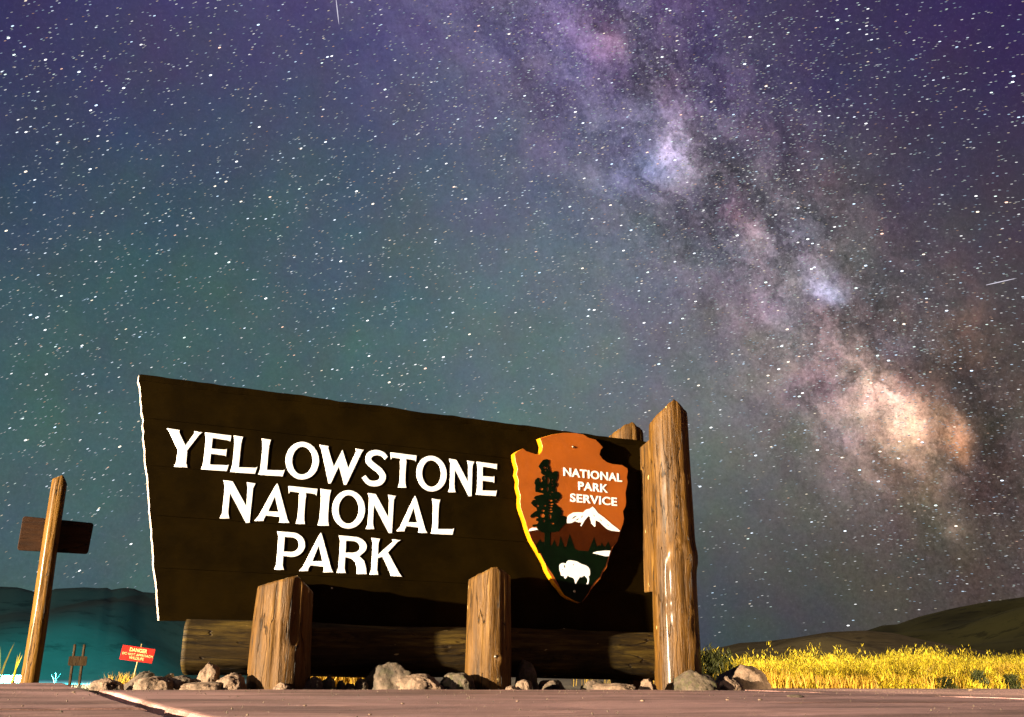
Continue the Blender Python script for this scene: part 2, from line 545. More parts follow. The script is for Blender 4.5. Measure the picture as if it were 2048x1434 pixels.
def hill_mat(name, c0, c1, sc_, bs=0.6):
    m, t, b = new_mat(name)
    c = t.n('ShaderNodeTexCoord').outputs['Object']
    f = t.noise(c, sc_, 7, 0.62, 0.3)
    f2 = t.noise(t.v('MULTIPLY', c, (1, 1, 3)), sc_ * 9, 5, 0.7)
    col = t.mix(t.remap(f, 0.35, 0.65, 0, 1), c0, c1)
    col = t.mix(t.remap(f2, 0.52, 0.66, 0, 0.6), col, tuple(x * 0.35 for x in c0))
    t.put(b.inputs['Base Color'], col)
    b.inputs['Roughness'].default_value = 0.95
    b.inputs['Specular IOR Level'].default_value = 0.1
    bump(t, b, f2, bs, 0.3)
    return m


M['hill_tan'] = hill_mat('dry grass hill', (0.14, 0.10, 0.032), (0.36, 0.26, 0.09), 0.03)
M['hill_far'] = hill_mat('dark grass hill', (0.05, 0.043, 0.009), (0.16, 0.135, 0.03), 0.012)
M['hill_left'] = hill_mat('dark sage hill', (0.04, 0.075, 0.045), (0.075, 0.12, 0.08), 0.05, 0.12)


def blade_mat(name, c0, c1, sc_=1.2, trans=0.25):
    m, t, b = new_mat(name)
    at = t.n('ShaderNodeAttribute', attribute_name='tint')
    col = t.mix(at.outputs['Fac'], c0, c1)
    t.put(b.inputs['Base Color'], col)
    b.inputs['Roughness'].default_value = 0.6
    b.inputs['Specular IOR Level'].default_value = 0.3
    tr = t.n('ShaderNodeBsdfTranslucent')
    t.put(tr.inputs['Color'], col)
    mx = t.n('ShaderNodeMixShader')
    mx.inputs[0].default_value = trans
    t.link(b.outputs[0], mx.inputs[1])
    t.link(tr.outputs[0], mx.inputs[2])
    out = m.node_tree.nodes['Material Output']
    t.link(mx.outputs[0], out.inputs['Surface'])
    return m


M['grass'] = blade_mat('golden dry grass', (0.20, 0.10, 0.004), (0.72, 0.46, 0.05))
M['brush'] = blade_mat('yellow rabbitbrush', (0.10, 0.08, 0.003), (0.62, 0.47, 0.02))
M['weed'] = blade_mat('dark green weed', (0.006, 0.008, 0.002), (0.045, 0.05, 0.008))
M['pale'] = blade_mat('pale dry stalks', (0.45, 0.42, 0.30), (0.75, 0.72, 0.6))

# ------------------------------------------------------------------ setting: ground
GZ = -0.05


def gz(x, y):
    """height of the natural ground"""
    r = sqrt(x * x + y * y)
    drop = 0.0
    az = math.degrees(atan2(x, y))
    k = min(1, max(0, (-4 - az) / 10.0))
    drop = -0.0125 * max(0, min(r, 32) - 10) * k
    rise = 0.010 * max(0, min(r, 60) - 14) * min(1.6, max(0, (az - 8) / 8.0))
    n = 0.05 * mnoise.noise(Vector((x * 0.35, y * 0.35, 0))) * min(1, max(0, (r - 11) / 6))
    return GZ + drop + rise + n


vs, fs = [(0, 0, GZ)], []
radii = [1.5, 4, 7, 8.5, 10, 11.5, 13, 15, 17, 19, 22, 25, 29, 34, 40, 50, 65, 90, 130, 200, 320, 520, 900, 1600]
NA = 240
for r in radii:
    for k in range(NA):
        a = 2 * pi * k / NA
        x, y = r * sin(a), r * cos(a)
        vs.append((x, y, gz(x, y)))
for k in range(NA):
    fs.append((0, 1 + (k + 1) % NA, 1 + k))
for i in range(len(radii) - 1):
    for k in range(NA):
        a, b_ = 1 + i * NA + k, 1 + i * NA + (k + 1) % NA
        fs.append((a, b_, b_ + NA, a + NA))
o = mesh_obj('ground', vs, fs, M['soil'], smooth=True)
tag(o, kind='structure')
o['label'] = 'dry bare soil beyond the pavement'

# pavement: concrete slabs laid square to the sign
pav = empty('pavement', P2, A26)
tag(pav, 'pinkish grey concrete pavement slabs with an open joint', kind='structure')


def slab(x0, x1, y0, y1, z0, z1, seed, jag=0.0):
    bm = bmesh.new()
    nx = max(6, int((x1 - x0) / 0.12))
    ny = max(6, int((y1 - y0) / 0.12))
    nx, ny = min(nx, 110), min(ny, 70)
    XS = [x0, x0 + 0.006, x0 + 0.014] + [x0 + 0.03 + (x1 - x0 - 0.08) * i / nx for i in range(nx + 1)] + [x1 - 0.028, x1 - 0.012, x1]
    nx = len(XS) - 1
    DRP = {0: 0.013, 1: 0.006, 2: 0.002, nx: 0.022, nx - 1: 0.010, nx - 2: 0.003}
    grid = []
    for j in range(ny + 1):
        row = []
        for i in range(nx + 1):
            v = j / ny
            x, y = XS[i], y0 + (y1 - y0) * v
            e = 0
            if i in (0, nx) or j in (0, ny):
                e = 1
            dx = dy = 0
            if i == 0:
                dx = 0.010 * mnoise.noise(Vector((seed, y * 7, 0)))
            if j == ny and jag:
                dy = jag * mnoise.noise(Vector((x * 1.7, seed, 4))) + jag * .4 * mnoise.noise(Vector((x * 7, seed, 4)))
            z = z1 + 0.006 * mnoise.noise(Vector((x * 0.8, y * 0.8, seed))) + 0.0035 * mnoise.noise(Vector((x * 3, y * 3, seed)))
            if x1 < 3 or i < 5:
                z -= DRP.get(i, 0) if (x1 < 0 or x0 < 0) and not (i > nx // 2 and x1 > 0) else 0
            if e:
                z -= 0.003 + 0.003 * mnoise.noise(Vector((x * 9, y * 9, seed)))
            row.append(bm.verts.new((x + dx, y + dy, z)))
        grid.append(row)
    for j in range(ny):
        for i in range(nx):
            bm.faces.new((grid[j][i], grid[j][i + 1], grid[j + 1][i + 1], grid[j + 1][i]))
    rim = grid[0][:] + [grid[j][nx] for j in range(1, ny + 1)] + grid[ny][nx - 1::-1] + [grid[j][0] for j in range(ny - 1, 0, -1)]
    low = [bm.verts.new((q.co.x, q.co.y, z0)) for q in rim]
    n = len(rim)
    for k in range(n):
        bm.faces.new((rim[k], low[k], low[(k + 1) % n], rim[(k + 1) % n]))
    return bm_obj('slab', bm, M['concrete'], pav)


JX = -3.12
slab(JX, 2.45, -3.70, -0.36, -0.12, 0.002, 1.3, 0.03)
slab(2.46, 14.0, -3.70, 0.62, -0.12, 0.004, 2.9, 0.10)
slab(JX, 2.45, -9.6, -3.718, -0.12, 0.004, 5.2)
slab(2.46, 14.0, -9.6, -3.718, -0.12, 0.003, 6.1)
slab(-11.0, JX - 0.06, -3.70, 2.72, -0.12, -0.003, 3.7, 0.05)
slab(-11.0, JX - 0.06, -9.6, -3.715, -0.12, -0.006, 4.4)
# loose earth in the joint
bm = bmesh.new()
pr = None
for k in range(160):
    y = -9.6 + k * (12.3 / 159)
    a = bm.verts.new((JX - 0.066, y, -0.06 + 0.01 * mnoise.noise(Vector((y * 5, 1, 1)))))
    c_ = bm.verts.new((JX + 0.02, y, -0.055 + 0.012 * mnoise.noise(Vector((y * 6, 7, 1)))))
    if pr:
        bm.faces.new((pr[0], pr[1], c_, a))
    pr = (a, c_)
tag(bm_obj('joint_fill', bm, M['soil'], pav), 'dark earth at the bottom of the open joint')

# ------------------------------------------------------------------ hills


def hill(name, prof, R, depth0, mat, label, rough, seed, foot=-1.0, back=1.35, cols=220, rows=34):
    """prof: (pixel x, pixel y) of the ridge; the ridge stands R metres away"""
    azs, els = [], []
    for x, y in prof:
        d = dirpx(x, y)
        azs.append(atan2(d.x, d.y))
        els.append(math.asin(d.z))
    vs, fs = [], []
    for i in range(cols + 1):
        az = azs[0] + (azs[-1] - azs[0]) * i / cols
        el = np.interp(az, azs, els)
        Rr = R * (1 + 0.12 * mnoise.noise(Vector((az * 6, seed, 0))))
        hr = CAMH + Rr * tan(el)
        for j in range(rows + 1):
            v = j / rows
            if v < 0.8:
                q = v / 0.8
                rr = depth0 + (Rr - depth0) * q
                s = q ** 1.25 * (1 - 0.12 * sin(q * pi))
                z = foot + (hr - foot) * s
                amp = rough * (hr - foot) * sin(q * pi) ** 0.8
                X, Y = rr * sin(az), rr * cos(az)
                z += amp * (mnoise.noise(Vector((X / R * 7, Y / R * 4, seed))) + 0.5 * mnoise.noise(Vector((X / R * 17, Y / R * 9, seed + 3))))
            else:
                q = (v - 0.8) / 0.2
                rr = Rr * (1 + (back - 1) * q)
                z = hr + (foot - hr) * q ** 1.5
                X, Y = rr * sin(az), rr * cos(az)
            vs.append((X, Y, z))
    for i in range(cols):
        for j in range(rows):
            a = i * (rows + 1) + j
            fs.append((a, a + rows + 1, a + rows + 2, a + 1))
    o = mesh_obj(name, vs, fs, mat, smooth=True)
    tag(o, label, kind='structure')
    return o


hill('hill', [(1200, 1342), (1330, 1318), (1439, 1294), (1478, 1285), (1537, 1281), (1589, 1274), (1657, 1263), (1732, 1260), (1790, 1266), (1860, 1282), (1960, 1300), (2100, 1318), (2300, 1345)],
     170, 60, M['hill_tan'], 'low tan hill rising just behind the golden grass', 0.34, 3.1)
hill('hill', [(1300, 1346), (1500, 1325), (1640, 1290), (1765, 1250), (1794, 1248), (1837, 1233), (1902, 1217), (1967, 1204), (2048, 1192), (2200, 1168), (2500, 1120), (2900, 1090), (3300, 1110)],
     420, 150, M['hill_far'], 'dark olive hill climbing to the right edge', 0.42, 9.4)
hill('hill', [(-900, 1250), (-500, 1205), (-200, 1172), (0, 1172), (37, 1174), (74, 1184), (92, 1186), (108, 1177), (168, 1174), (201, 1176), (212, 1174), (223, 1179), (240, 1176), (253, 1175), (270, 1177), (283, 1183), (311, 1185),
              (420, 1200), (600, 1235), (800, 1270), (1000, 1300), (1250, 1335)],
     72, 32, M['hill_left'], 'dark teal hillside on the left behind the poles', 0.30, 5.5, foot=-0.8)

# ------------------------------------------------------------------ logs


def log_mesh(R0, R1, H, seed, top=None, ns=64, nr=84, cracks=(), knots=(), bottom=-0.05, flute=0.02, wander=0.012, flats=()):
    """a peeled log standing on z=0; top(x,y) gives the height of the cut above any point"""
    bm = bmesh.new()
    rings = []
    topf = top or (lambda x, y: H)
    for j in range(nr + 1):
        t_ = j / nr
        ring = []
        for i in range(ns):
            th = 2 * pi * i / ns
            z_ = bottom + (H - bottom) * t_
            R = R0 + (R1 - R0) * t_
            r = R * (1 + 0.035 * mnoise.noise(Vector((cos(th) * 1.1, sin(th) * 1.1, z_ * 0.8 + seed)))
                     + flute * mnoise.noise(Vector((cos(th) * 4, sin(th) * 4, z_ * 0.35 + seed)))
                     + flute * 0.5 * mnoise.noise(Vector((cos(th) * 11, sin(th) * 11, z_ * 0.7 + seed))))
            for fa, fd in flats:
                cc = cos(th - fa)
                if cc > 0.2:
                    r = r + (min(r, R * fd / cc) - r) * 0.8
            for ca, z0, z1, dep, wid in cracks:
                cw = ca + 0.10 * mnoise.noise(Vector((z_ * 1.6, seed, ca)))
                dd = (th - cw + pi) % (2 * pi) - pi
                if z0 < z_ < z1:
                    fade = min(1, (z_ - z0) / 0.12, (z1 - z_) / 0.12)
                    r -= dep * fade * exp(-(dd / wid) ** 2)
            for ka, kz, ks, kh in knots:
                dd = ((th - ka + pi) % (2 * pi) - pi) * R
                q2 = (dd * dd + (z_ - kz) ** 2) / ks ** 2
                r += kh * exp(-q2) - kh * 0.9 * exp(-q2 * 12)
            cx = wander * mnoise.noise(Vector((z_ * 0.9, seed, 8)))
            cy = wander * mnoise.noise(Vector((z_ * 0.9, seed, 19)))
            x, y = cx + r * cos(th), cy + r * sin(th)
            zt = topf(x, y) + 0.012 * mnoise.noise(Vector((x * 22, y * 22, seed)))
            zz = bottom + (zt - bottom) * t_
            if t_ > 0.985:
                x, y = cx + (x - cx) * 0.985, cy + (y - cy) * 0.985
            ring.append(bm.verts.new((x, y, zz)))
        rings.append(ring)
    for j in range(nr):
        for i in range(ns):
            k = (i + 1) % ns
            bm.faces.new((rings[j][i], rings[j][k], rings[j + 1][k], rings[j + 1][i]))
    last = rings[-1]
    for s in (0.8, 0.6, 0.4, 0.2):
        ring = []
        for q in rings[-1]:
            x, y = q.co.x * s, q.co.y * s
            ring.append(bm.verts.new((x, y, topf(x, y) + 0.012 * mnoise.noise(Vector((x * 22, y * 22, seed))))))
        for i in range(ns):
            k = (i + 1) % ns
            f = bm.faces.new((last[i], last[k], ring[k], ring[i]))
            f.material_index = 1
        last = ring
    cv = bm.verts.new((0, 0, topf(0, 0)))
    for i in range(ns):
        f = bm.faces.new((last[i], last[(i + 1) % ns], cv))
        f.material_index = 1
    bm.faces.new(list(reversed(rings[0])))
    return bm


def log_obj(name, bm, mat, cap, parent, location, rot=(0, 0, 0)):
    o = bm_obj(name, bm, mat, parent)
    o.data.materials.append(cap)
    for p in o.data.polygons:
        p.use_smooth = p.material_index == 0
    o.location = location
    o.rotation_euler = rot
    return o


# ------------------------------------------------------------------ curve based plates


def poly_mesh(name, outers, holes, depth, bev, mat, parent, y, side=None, bres=1):
    """flat plate in the sign plane: outline points are (along, height); front face at y (sign space)"""
    cu = bpy.data.curves.new('outline', 'CURVE')
    cu.dimensions = '2D'
    cu.fill_mode = 'BOTH'
    cu.extrude = max(0.0005, depth / 2 - bev)
    cu.bevel_depth = bev
    cu.bevel_resolution = bres
    cu.offset = -bev
    for pts in list(outers) + list(holes):
        sp_ = cu.splines.new('POLY')
        sp_.points.add(len(pts) - 1)
        for p_, q in zip(sp_.points, pts):
            p_.co = (q[0], q[1], 0, 1)
        sp_.use_cyclic_u = True
    tmp = bpy.data.objects.new('outline', cu)
    me = bpy.data.meshes.new_from_object(tmp)
    bpy.data.objects.remove(tmp)
    bpy.data.curves.remove(cu)
    me.name = name
    # curve plane (x, y, thickness z) -> sign space (x, depth, z)
    me.transform(Matrix(((1, 0, 0, 0), (0, 0, -1, y + depth / 2), (0, 1, 0, 0), (0, 0, 0, 1))))
    me.materials.clear()
    me.materials.append(mat)
    if side:
        me.materials.append(side)
        for p in me.polygons:
            if abs(p.normal.y) < 0.8:
                p.material_index = 1
            else:
                p.material_index = 0
    else:
        for p in me.polygons:
            p.material_index = 0
    o = bpy.data.objects.new(name, me)
    COL.objects.link(o)
    o.parent = parent
    return o


def text_mesh(name, s, box, depth, mat, parent, y, bold=0.0, spacing=1.0):
    """line of text scaled to fill box = (x0, x1, z0, z1)"""
    cu = bpy.data.curves.new('txt', 'FONT')
    cu.body = s
    cu.offset = bold
    cu.space_character = spacing
    cu.fill_mode = 'BOTH'
    cu.extrude = 0.01
    cu.resolution_u = 6
    tmp = bpy.data.objects.new('txt', cu)
    me = bpy.data.meshes.new_from_object(tmp)
    bpy.data.objects.remove(tmp)
    co_ = np.array([v.co[:] for v in me.vertices])
    mn, mx = co_.min(0), co_.max(0)
    x0, x1, z0, z1 = box
    sx, sz = (x1 - x0) / (mx[0] - mn[0]), (z1 - z0) / (mx[1] - mn[1])
    sy = depth / 0.02
    for v in me.vertices:
        a, b_, c_ = v.co
        v.co = (x0 + (a - mn[0]) * sx, y + depth - (c_ + 0.01) * sy, z0 + (b_ - mn[1]) * sz)
    me.materials.clear()
    me.materials.append(mat)
    o = bpy.data.objects.new(name, me)
    COL.objects.link(o)
    o.parent = parent
    return o


# ------------------------------------------------------------------ the entrance sign
sign = empty('entrance_sign', P2, A26)
tag(sign, 'large brown timber entrance sign with white raised lettering between log posts', 'sign')
PF = 0.24            # front of the panel
PT = 0.085           # its thickness
tl, bl = loc(278, 748, PF), loc(318, 1237, PF)
ztop, zbot = 2.445, 0.50
XR = 2.0


def left_edge(z):
    t_ = (z - zbot) / (ztop - zbot)
    x = bl[0] + (tl[0] - bl[0]) * t_
    return x + 0.013 * mnoise.noise(Vector((z * 6, 3, 0))) + 0.009 * mnoise.noise(Vector((z * 19, 3, 0)))


seams = [zbot, 0.899, 1.308, 1.705, 2.09, ztop]
for k in range(5):
    z0, z1 = seams[k] + (0.0008 if k else 0), seams[k + 1] - (0.0008 if k < 4 else 0)
    pts = []
    N = 60
    for i in range(N + 1):
        x = left_edge(z0) + (XR - left_edge(z0)) * i / N
        pts.append((x, z0 + (0.006 * mnoise.noise(Vector((x * 5, 1, 9))) if k == 0 else 0)))
    N = 90
    for i in range(N + 1):
        x = XR + (left_edge(z1) - XR) * i / N
        w = (0.012 * mnoise.noise(Vector((x * 2.6, 5, 2))) + 0.006 * mnoise.noise(Vector((x * 9, 5, 2))) - 0.030 * (x - tl[0]) / 5.0) if k == 4 else 0
        pts.append((x, z1 + w))
    for i in range(1, 14):
        z = z1 + (z0 - z1) * i / 14
        pts.append((left_edge(z), z))
    # tiny depth differences between boards
    yy = PF + [0.0, 0.0016, -0.0012, 0.0014, 0.0][k]
    o = poly_mesh('board', [pts], [], PT, 0.0018, M['board'], sign, yy)
    o.data.materials.append(M['edge'])
    for p in o.data.polygons:
        if p.normal.x < -0.75:
            p.material_index = 1
# hewn bevel running along the top edge
bm = bmesh.new()
prev = None
for i in range(121):
    x = tl[0] + 0.01 + (XR - tl[0] - 0.02) * i / 120
    zt = ztop + 0.012 * mnoise.noise(Vector((x * 2.6, 5, 2))) + 0.006 * mnoise.noise(Vector((x * 9, 5, 2))) - 0.030 * (x - tl[0]) / 5.0
    dz = 0.052 + 0.018 * mnoise.noise(Vector((x * 1.9, 8, 2))) + 0.01 * mnoise.noise(Vector((x * 7, 8, 2)))
    a = bm.verts.new((x, PF - 0.003, zt - dz))
    b_ = bm.verts.new((x, PF - 0.020, zt + 0.002))
    c_ = bm.verts.new((x, PF + PT + 0.004, zt + 0.010))
    d_ = bm.verts.new((x, PF + PT + 0.004, zt - dz))
    if prev:
        bm.faces.new((prev[0], a, b_, prev[1]))
        bm.faces.new((prev[1], b_, c_, prev[2]))
        bm.faces.new((prev[2], c_, d_, prev[3]))
    else:
        bm.faces.new((a, b_, c_, d_))
    prev = (a, b_, c_, d_)
bm.faces.new(tuple(reversed(prev)))
bm_obj('top_trim', bm, M['board'], sign)

# trim board between panel and pillar
tx0, _ = loc(1283, 1000, PF - 0.01)
bm = bmesh.new()
bmesh.ops.create_cube(bm, size=1)
bmesh.ops.scale(bm, vec=(0.16, 0.20, 1.50), verts=bm.verts)
bmesh.ops.translate(bm, vec=(tx0 + 0.08, PF - 0.005 - 0.10, 0.90 + 0.75), verts=bm.verts)
for v in bm.verts:
    if v.co.z > 2:
        v.co.z += -0.05 + 0.3 * (PF - v.co.y)
bmesh.ops.bevel(bm, geom=bm.edges[:], offset=0.006, segments=2, affect='EDGES')
bm_obj('side_plank', bm, M['post'], sign)

# ---- letters
T_ = 0.176


def arc(cx, cy, rx, ry, a0, a1, n=24):
    return [(cx + rx * cos(radians(a0 + (a1 - a0) * i / n)), cy + ry * sin(radians(a0 + (a1 - a0) * i / n))) for i in range(n + 1)]


def catmull(P, closed=False, n=10):
    out = []
    m_ = len(P)
    for i in range(m_ - (0 if closed else 1)):
        p0 = P[(i - 1) % m_] if closed or i > 0 else P[0]
        p1, p2 = P[i], P[(i + 1) % m_]
        p3 = P[(i + 2) % m_] if closed or i + 2 < m_ else P[-1]
        for k in range(n):
            t_ = k / n
            out.append(tuple(0.5 * ((2 * b1) + (-a1 + c1) * t_ + (2 * a1 - 5 * b1 + 4 * c1 - d1) * t_ ** 2 + (-a1 + 3 * b1 - 3 * c1 + d1) * t_ ** 3)
                             for a1, b1, c1, d1 in zip(p0, p1, p2, p3)))
    if not closed:
        out.append(tuple(P[-1]))
    return out


def vcurve(x, f, up_, y0=0.0, y1=1.0, n=10):
    """nearly straight stem side flaring by f at both ends"""
    pts = []
    for i in range(n + 1):
        t_ = i / n
        if not up_:
            t_ = 1 - t_
        pts.append((x + f * abs(2 * t_ - 1) ** 4, y0 + (y1 - y0) * t_))
    return pts


def glyph(ch, w):
    t = T_
    f = 0.045
    if ch == 'E':
        o = [(w - .02, 0), (w + .02, .20), (w - .035, .165), (t, .15), (t, .43), (w * .84, .43), (w * .88, .395), (w * .88, .625), (w * .84, .585), (t, .585),
             (t, .86), (w - .05, .85), (w + .0, .815), (w + .01, 1)] + [(-f, 1)] + vcurve(0, -f, False)[1:-1] + [(-f, 0)]
        return [o], []
    if ch == 'L':
        o = [(w - .02, 0), (w + .03, .215), (w - .03, .17), (t, .15)] + [(t + f * abs(2 * y - 1) ** 4, y) for y in (.3, .5, .7, .85, .93, 1)] + vcurve(0, -f, False)
        return [o], []
    if ch == 'T':
        c = w / 2
        o = vcurve(c + t / 2, f, True, 0, .87, 8)[:-1] + [(c + t / 2, .85), (w - .04, .85), (w + .0, .79), (w + .02, 1), (-.02, 1), (0, .79), (.04, .85), (c - t / 2, .85)] + vcurve(c - t / 2, -f, False, 0, .87, 8)[1:]
        return [o], []
    if ch == 'I':
        o = vcurve(w - .03, f, True) + vcurve(.03, -f, False)
        return [o], []
    if ch == 'N':
        o = [(-.05, 0), (.205, 0), (.165, .12), (.155, .25), (.155, .67), (w - .14, -.07), (w - .04, -.07), (w - .035, .5), (w - .03, .86), (w + .025, 1),
             (w - .215, 1), (w - .175, .86), (w - .17, .36), (.19, 1), (-.05, 1), (.0, .87), (.005, .5), (0, .13)]
        return [o], []
    if ch == 'A':
        o = [(0, 0), (.26 * w, 0), (.265 * w, .06), (.31 * w, .15), (.70 * w, .15), (.71 * w, .06), (.69 * w, 0), (1.0 * w, 0), (.93 * w, .10), (.60 * w, .97),
             (.55 * w, 1.05), (.50 * w, .97), (.10 * w, .12)]
        h = [(.37 * w, .28), (.515 * w, .69), (.655 * w, .28)]
        return [o], [h]
    if ch == 'O':
        return [arc(w / 2, .5, w / 2, .535, 0, 360, 48)[:-1]], [arc(w / 2, .5, w / 2 - t * 1.06, .39, 360, 0, 40)[:-1]]
    if ch == 'W':
        o = [(0, 1), (.215 * w, 1), (.205 * w, .93), (.35 * w, .42), (.515 * w, .93), (.67 * w, .42), (.825 * w, .93), (.80 * w, 1), (1.0 * w, 1), (.95 * w, .90),
             (.655 * w, -.07), (.60 * w, -.07), (.462 * w, .44), (.315 * w, -.07), (.26 * w, -.07), (.05 * w, .90)]
        return [list(reversed(o))], []
    if ch == 'Y':
        o = [(.31 * w, 0), (.69 * w, 0), (.64 * w, .12), (.63 * w, .46), (.92 * w, .92), (1.01 * w, 1), (.76 * w, 1), (.77 * w, .94), (.56 * w, .59), (.35 * w, .93), (.36 * w, 1), (-.01 * w, 1), (.07 * w, .91), (.365 * w, .44), (.36 * w, .12)]
        return [o], []
    if ch == 'S':
        P_ = catmull([(.90 * w, .81), (.74 * w, .925), (.47 * w, .945), (.24 * w, .85), (.22 * w, .68), (.42 * w, .55), (.66 * w, .43), (.80 * w, .27), (.70 * w, .10), (.46 * w, .04), (.24 * w, .08), (.06 * w, .22)], n=8)
        L_, R_ = [], []
        for i, (x, y) in enumerate(P_):
            a = P_[max(0, i - 1)]
            b1 = P_[min(len(P_) - 1, i + 1)]
            dx, dy = b1[0] - a[0], b1[1] - a[1]
            q = max(1e-6, sqrt(dx * dx + dy * dy))
            s_ = i / (len(P_) - 1)
            hw = 0.066 + 0.030 * sin(pi * s_)
            L_.append((x - dy / q * hw, y + dx / q * hw))
            R_.append((x + dy / q * hw, y - dx / q * hw))
        return [L_ + R_[::-1]], []
    if ch == 'P':
        o = [(-f, 0), (t + f, 0), (t, .13), (t, .36), (.48 * w, .35)] + arc(.52 * w, .675, .48 * w, .325, -80, 85, 20) + [(-f, 1), (0, .87), (.005, .5), (0, .13)]
        h = [(t, .49), (t, .86)] + arc(.50 * w, .675, .27 * w, .19, 85, -85, 16)
        return [o], [h]
    if ch == 'R':
        o = [(-f, 0), (t + f, 0), (t, .13), (t, .42), (.45 * w, .40), (.58 * w, .32), (.66 * w, .16), (.66 * w, 0), (1.03 * w, 0), (1.0 * w, .16), (.92 * w, .36), (.74 * w, .48)] + \
            arc(.52 * w, .74, .46 * w, .26, -45, 85, 16) + [(-f, 1), (0, .87), (.005, .5), (0, .13)]
        h = [(t, .56), (t, .87)] + arc(.48 * w, .72, .25 * w, .155, 85, -85, 14)
        return [o], [h]
    if ch == 'K':
        o = [(-f, 0), (t + f, 0), (t, .13), (t, .45), (.36 * w, .50), (.66 * w, .06), (.66 * w, 0), (1.08 * w, -.02), (.96 * w, .10), (.55 * w, .63), (.86 * w, .93), (.99 * w, 1), (.66 * w, 1), (.70 * w, .94),
             (t, .56), (t, .87), (t + f, 1), (-f, 1), (0, .87), (.005, .5), (0, .13)]
        return [o], []


LF = 0.006


def letters(word, spans, z0, z1):
    h = z1 - z0
    for ch, (a, b_) in zip(word, spans):
        xa = loc(*a, PF - LF)[0]
        xb = loc(*b_, PF - LF)[0]
        ou, ho = glyph(ch, (xb - xa) / h)
        ou = [[(xa + x * h, z0 + y * h) for x, y in q] for q in ou]
        ho = [[(xa + x * h, z0 + y * h) for x, y in q] for q in ho]
        poly_mesh('letter', ou, ho, LF - 0.001, 0.003, M['letter'], sign, PF - LF)


letters('YELLOWSTONE', [((335, 851), (406, 859)), ((407, 925), (457, 925)), ((465, 931), (512, 945)), ((521.5, 937), (567.4, 950)), ((571.6, 918), (638.8, 918)),
                        ((638.5, 887), (728.6, 896)), ((725.4, 935), (777.3, 935)), ((782.4, 904), (832.6, 908.6)), ((832.8, 946), (894, 946)), ((900, 960), (947.5, 924)), ((955, 960), (993, 994))],
        1.712, 2.022)
letters('NATIONAL', [((445, 1020), (510.2, 963)), ((509, 1039), (580, 1045)), ((578.8, 971), (634.3, 976)), ((638.5, 1020), (659.5, 1020)), ((664.5, 1018), (730.6, 1018)),
                     ((736, 1040), (790.6, 991)), ((793.1, 1063), (855.4, 1067)), ((865.5, 1040), (906.6, 1071))], 1.322, 1.636)
letters('PARK', [((554, 1110), (611, 1085)), ((598.4, 1140), (667.5, 1144)), ((678, 1120), (732, 1148)), ((743.5, 1120), (800.5, 1153))], 0.932, 1.247)

# ---- arrowhead emblem
EF = 0.145
emb = empty('emblem', (0, 0, 0))
emb.parent = sign


def z4(p_):
    return loc(980 + p_[0] / 3.259, 820 + p_[1] / 3.259, EF)


def zt(p_):
    return loc(1040 + p_[0] / 6.518, 900 + p_[1] / 6.518, EF)


def z5(p_):
    return loc(1040 + p_[0] / 9.309, 1010 + p_[1] / 9.309, EF)


def z6(p_):
    return loc(1090 + p_[0] / 10.243, 1080 + p_[1] / 10.243, EF)


out4 = [(160, 285), (180, 268), (215, 250), (240, 268), (300, 287), (322, 288), (338, 266), (342, 235), (333, 205), (325, 183), (400, 160), (475, 148), (560, 150), (610, 158), (640, 178), (690, 192), (708, 210), (738, 243),
        (722, 262), (716, 290), (735, 318), (765, 340), (800, 352), (830, 355), (862, 358), (897, 380), (900, 400), (893, 440), (899, 468), (893, 500), (885, 540), (889, 600), (885, 630), (868, 660), (875, 710), (868, 745),
        (850, 790), (832, 855), (805, 890), (780, 955), (768, 1000), (762, 1030), (737, 1060), (720, 1100), (692, 1130), (655, 1175), (640, 1205), (597, 1256), (560, 1246), (520, 1230), (485, 1205), (455, 1165), (428, 1135), (405, 1100),
        (375, 1050), (358, 1000), (322, 935), (272, 850), (252, 800), (228, 720), (200, 640), (195, 600), (198, 560), (182, 500), (186, 460), (173, 420), (180, 380), (165, 330)]
body = poly_mesh('arrowhead_plate', [[z4(q) for q in reversed(out4)]], [], 0.080, 0.004, M['orange'], emb, EF, side=M['orange_lit'])
L1, L2, L3 = 0.002, 0.0035, 0.005
mount = [(168, 485), (330, 462), (560, 500), (700, 500), (780, 410), (870, 335), (900, 230), (1180, 150), (1350, 60), (1450, 170), (1850, 490), (1862, 505), (1812, 680), (1690, 800), (1300, 900), (340, 900), (285, 755), (218, 640), (190, 560)]
poly_mesh('mountain', [[z5(q) for q in mount]], [], L1, 0.0005, M['mount'], emb, EF - L1)
gtop = [z5(q) for q in [(288, 757), (370, 640), (395, 685), (455, 690), (560, 755), (590, 750), (635, 650), (680, 772), (715, 765), (750, 590), (820, 777), (860, 775), (920, 545), (1020, 822), (1080, 847), (1270, 862), (1375, 600), (1425, 777),
                        (1470, 750), (1500, 762), (1515, 700), (1540, 750), (1580, 782), (1640, 680), (1688, 802)]]
gbot = [z6(q) for q in [(1355, 165), (1310, 260), (1288, 360), (1262, 450), (1225, 540), (1165, 640), (1130, 740), (1030, 830), (950, 950), (890, 1080), (810, 1190), (738, 1288), (600, 1240), (395, 1130), (335, 1040), (255, 870), (145, 680), (75, 590), (20, 500), (5, 478)]]
gl = [z4(q) for q in [(330, 935), (282, 850)]]
poly_mesh('meadow', [gtop + gbot + gl], [], L2, 0.0005, M['green'], emb, EF - L2)
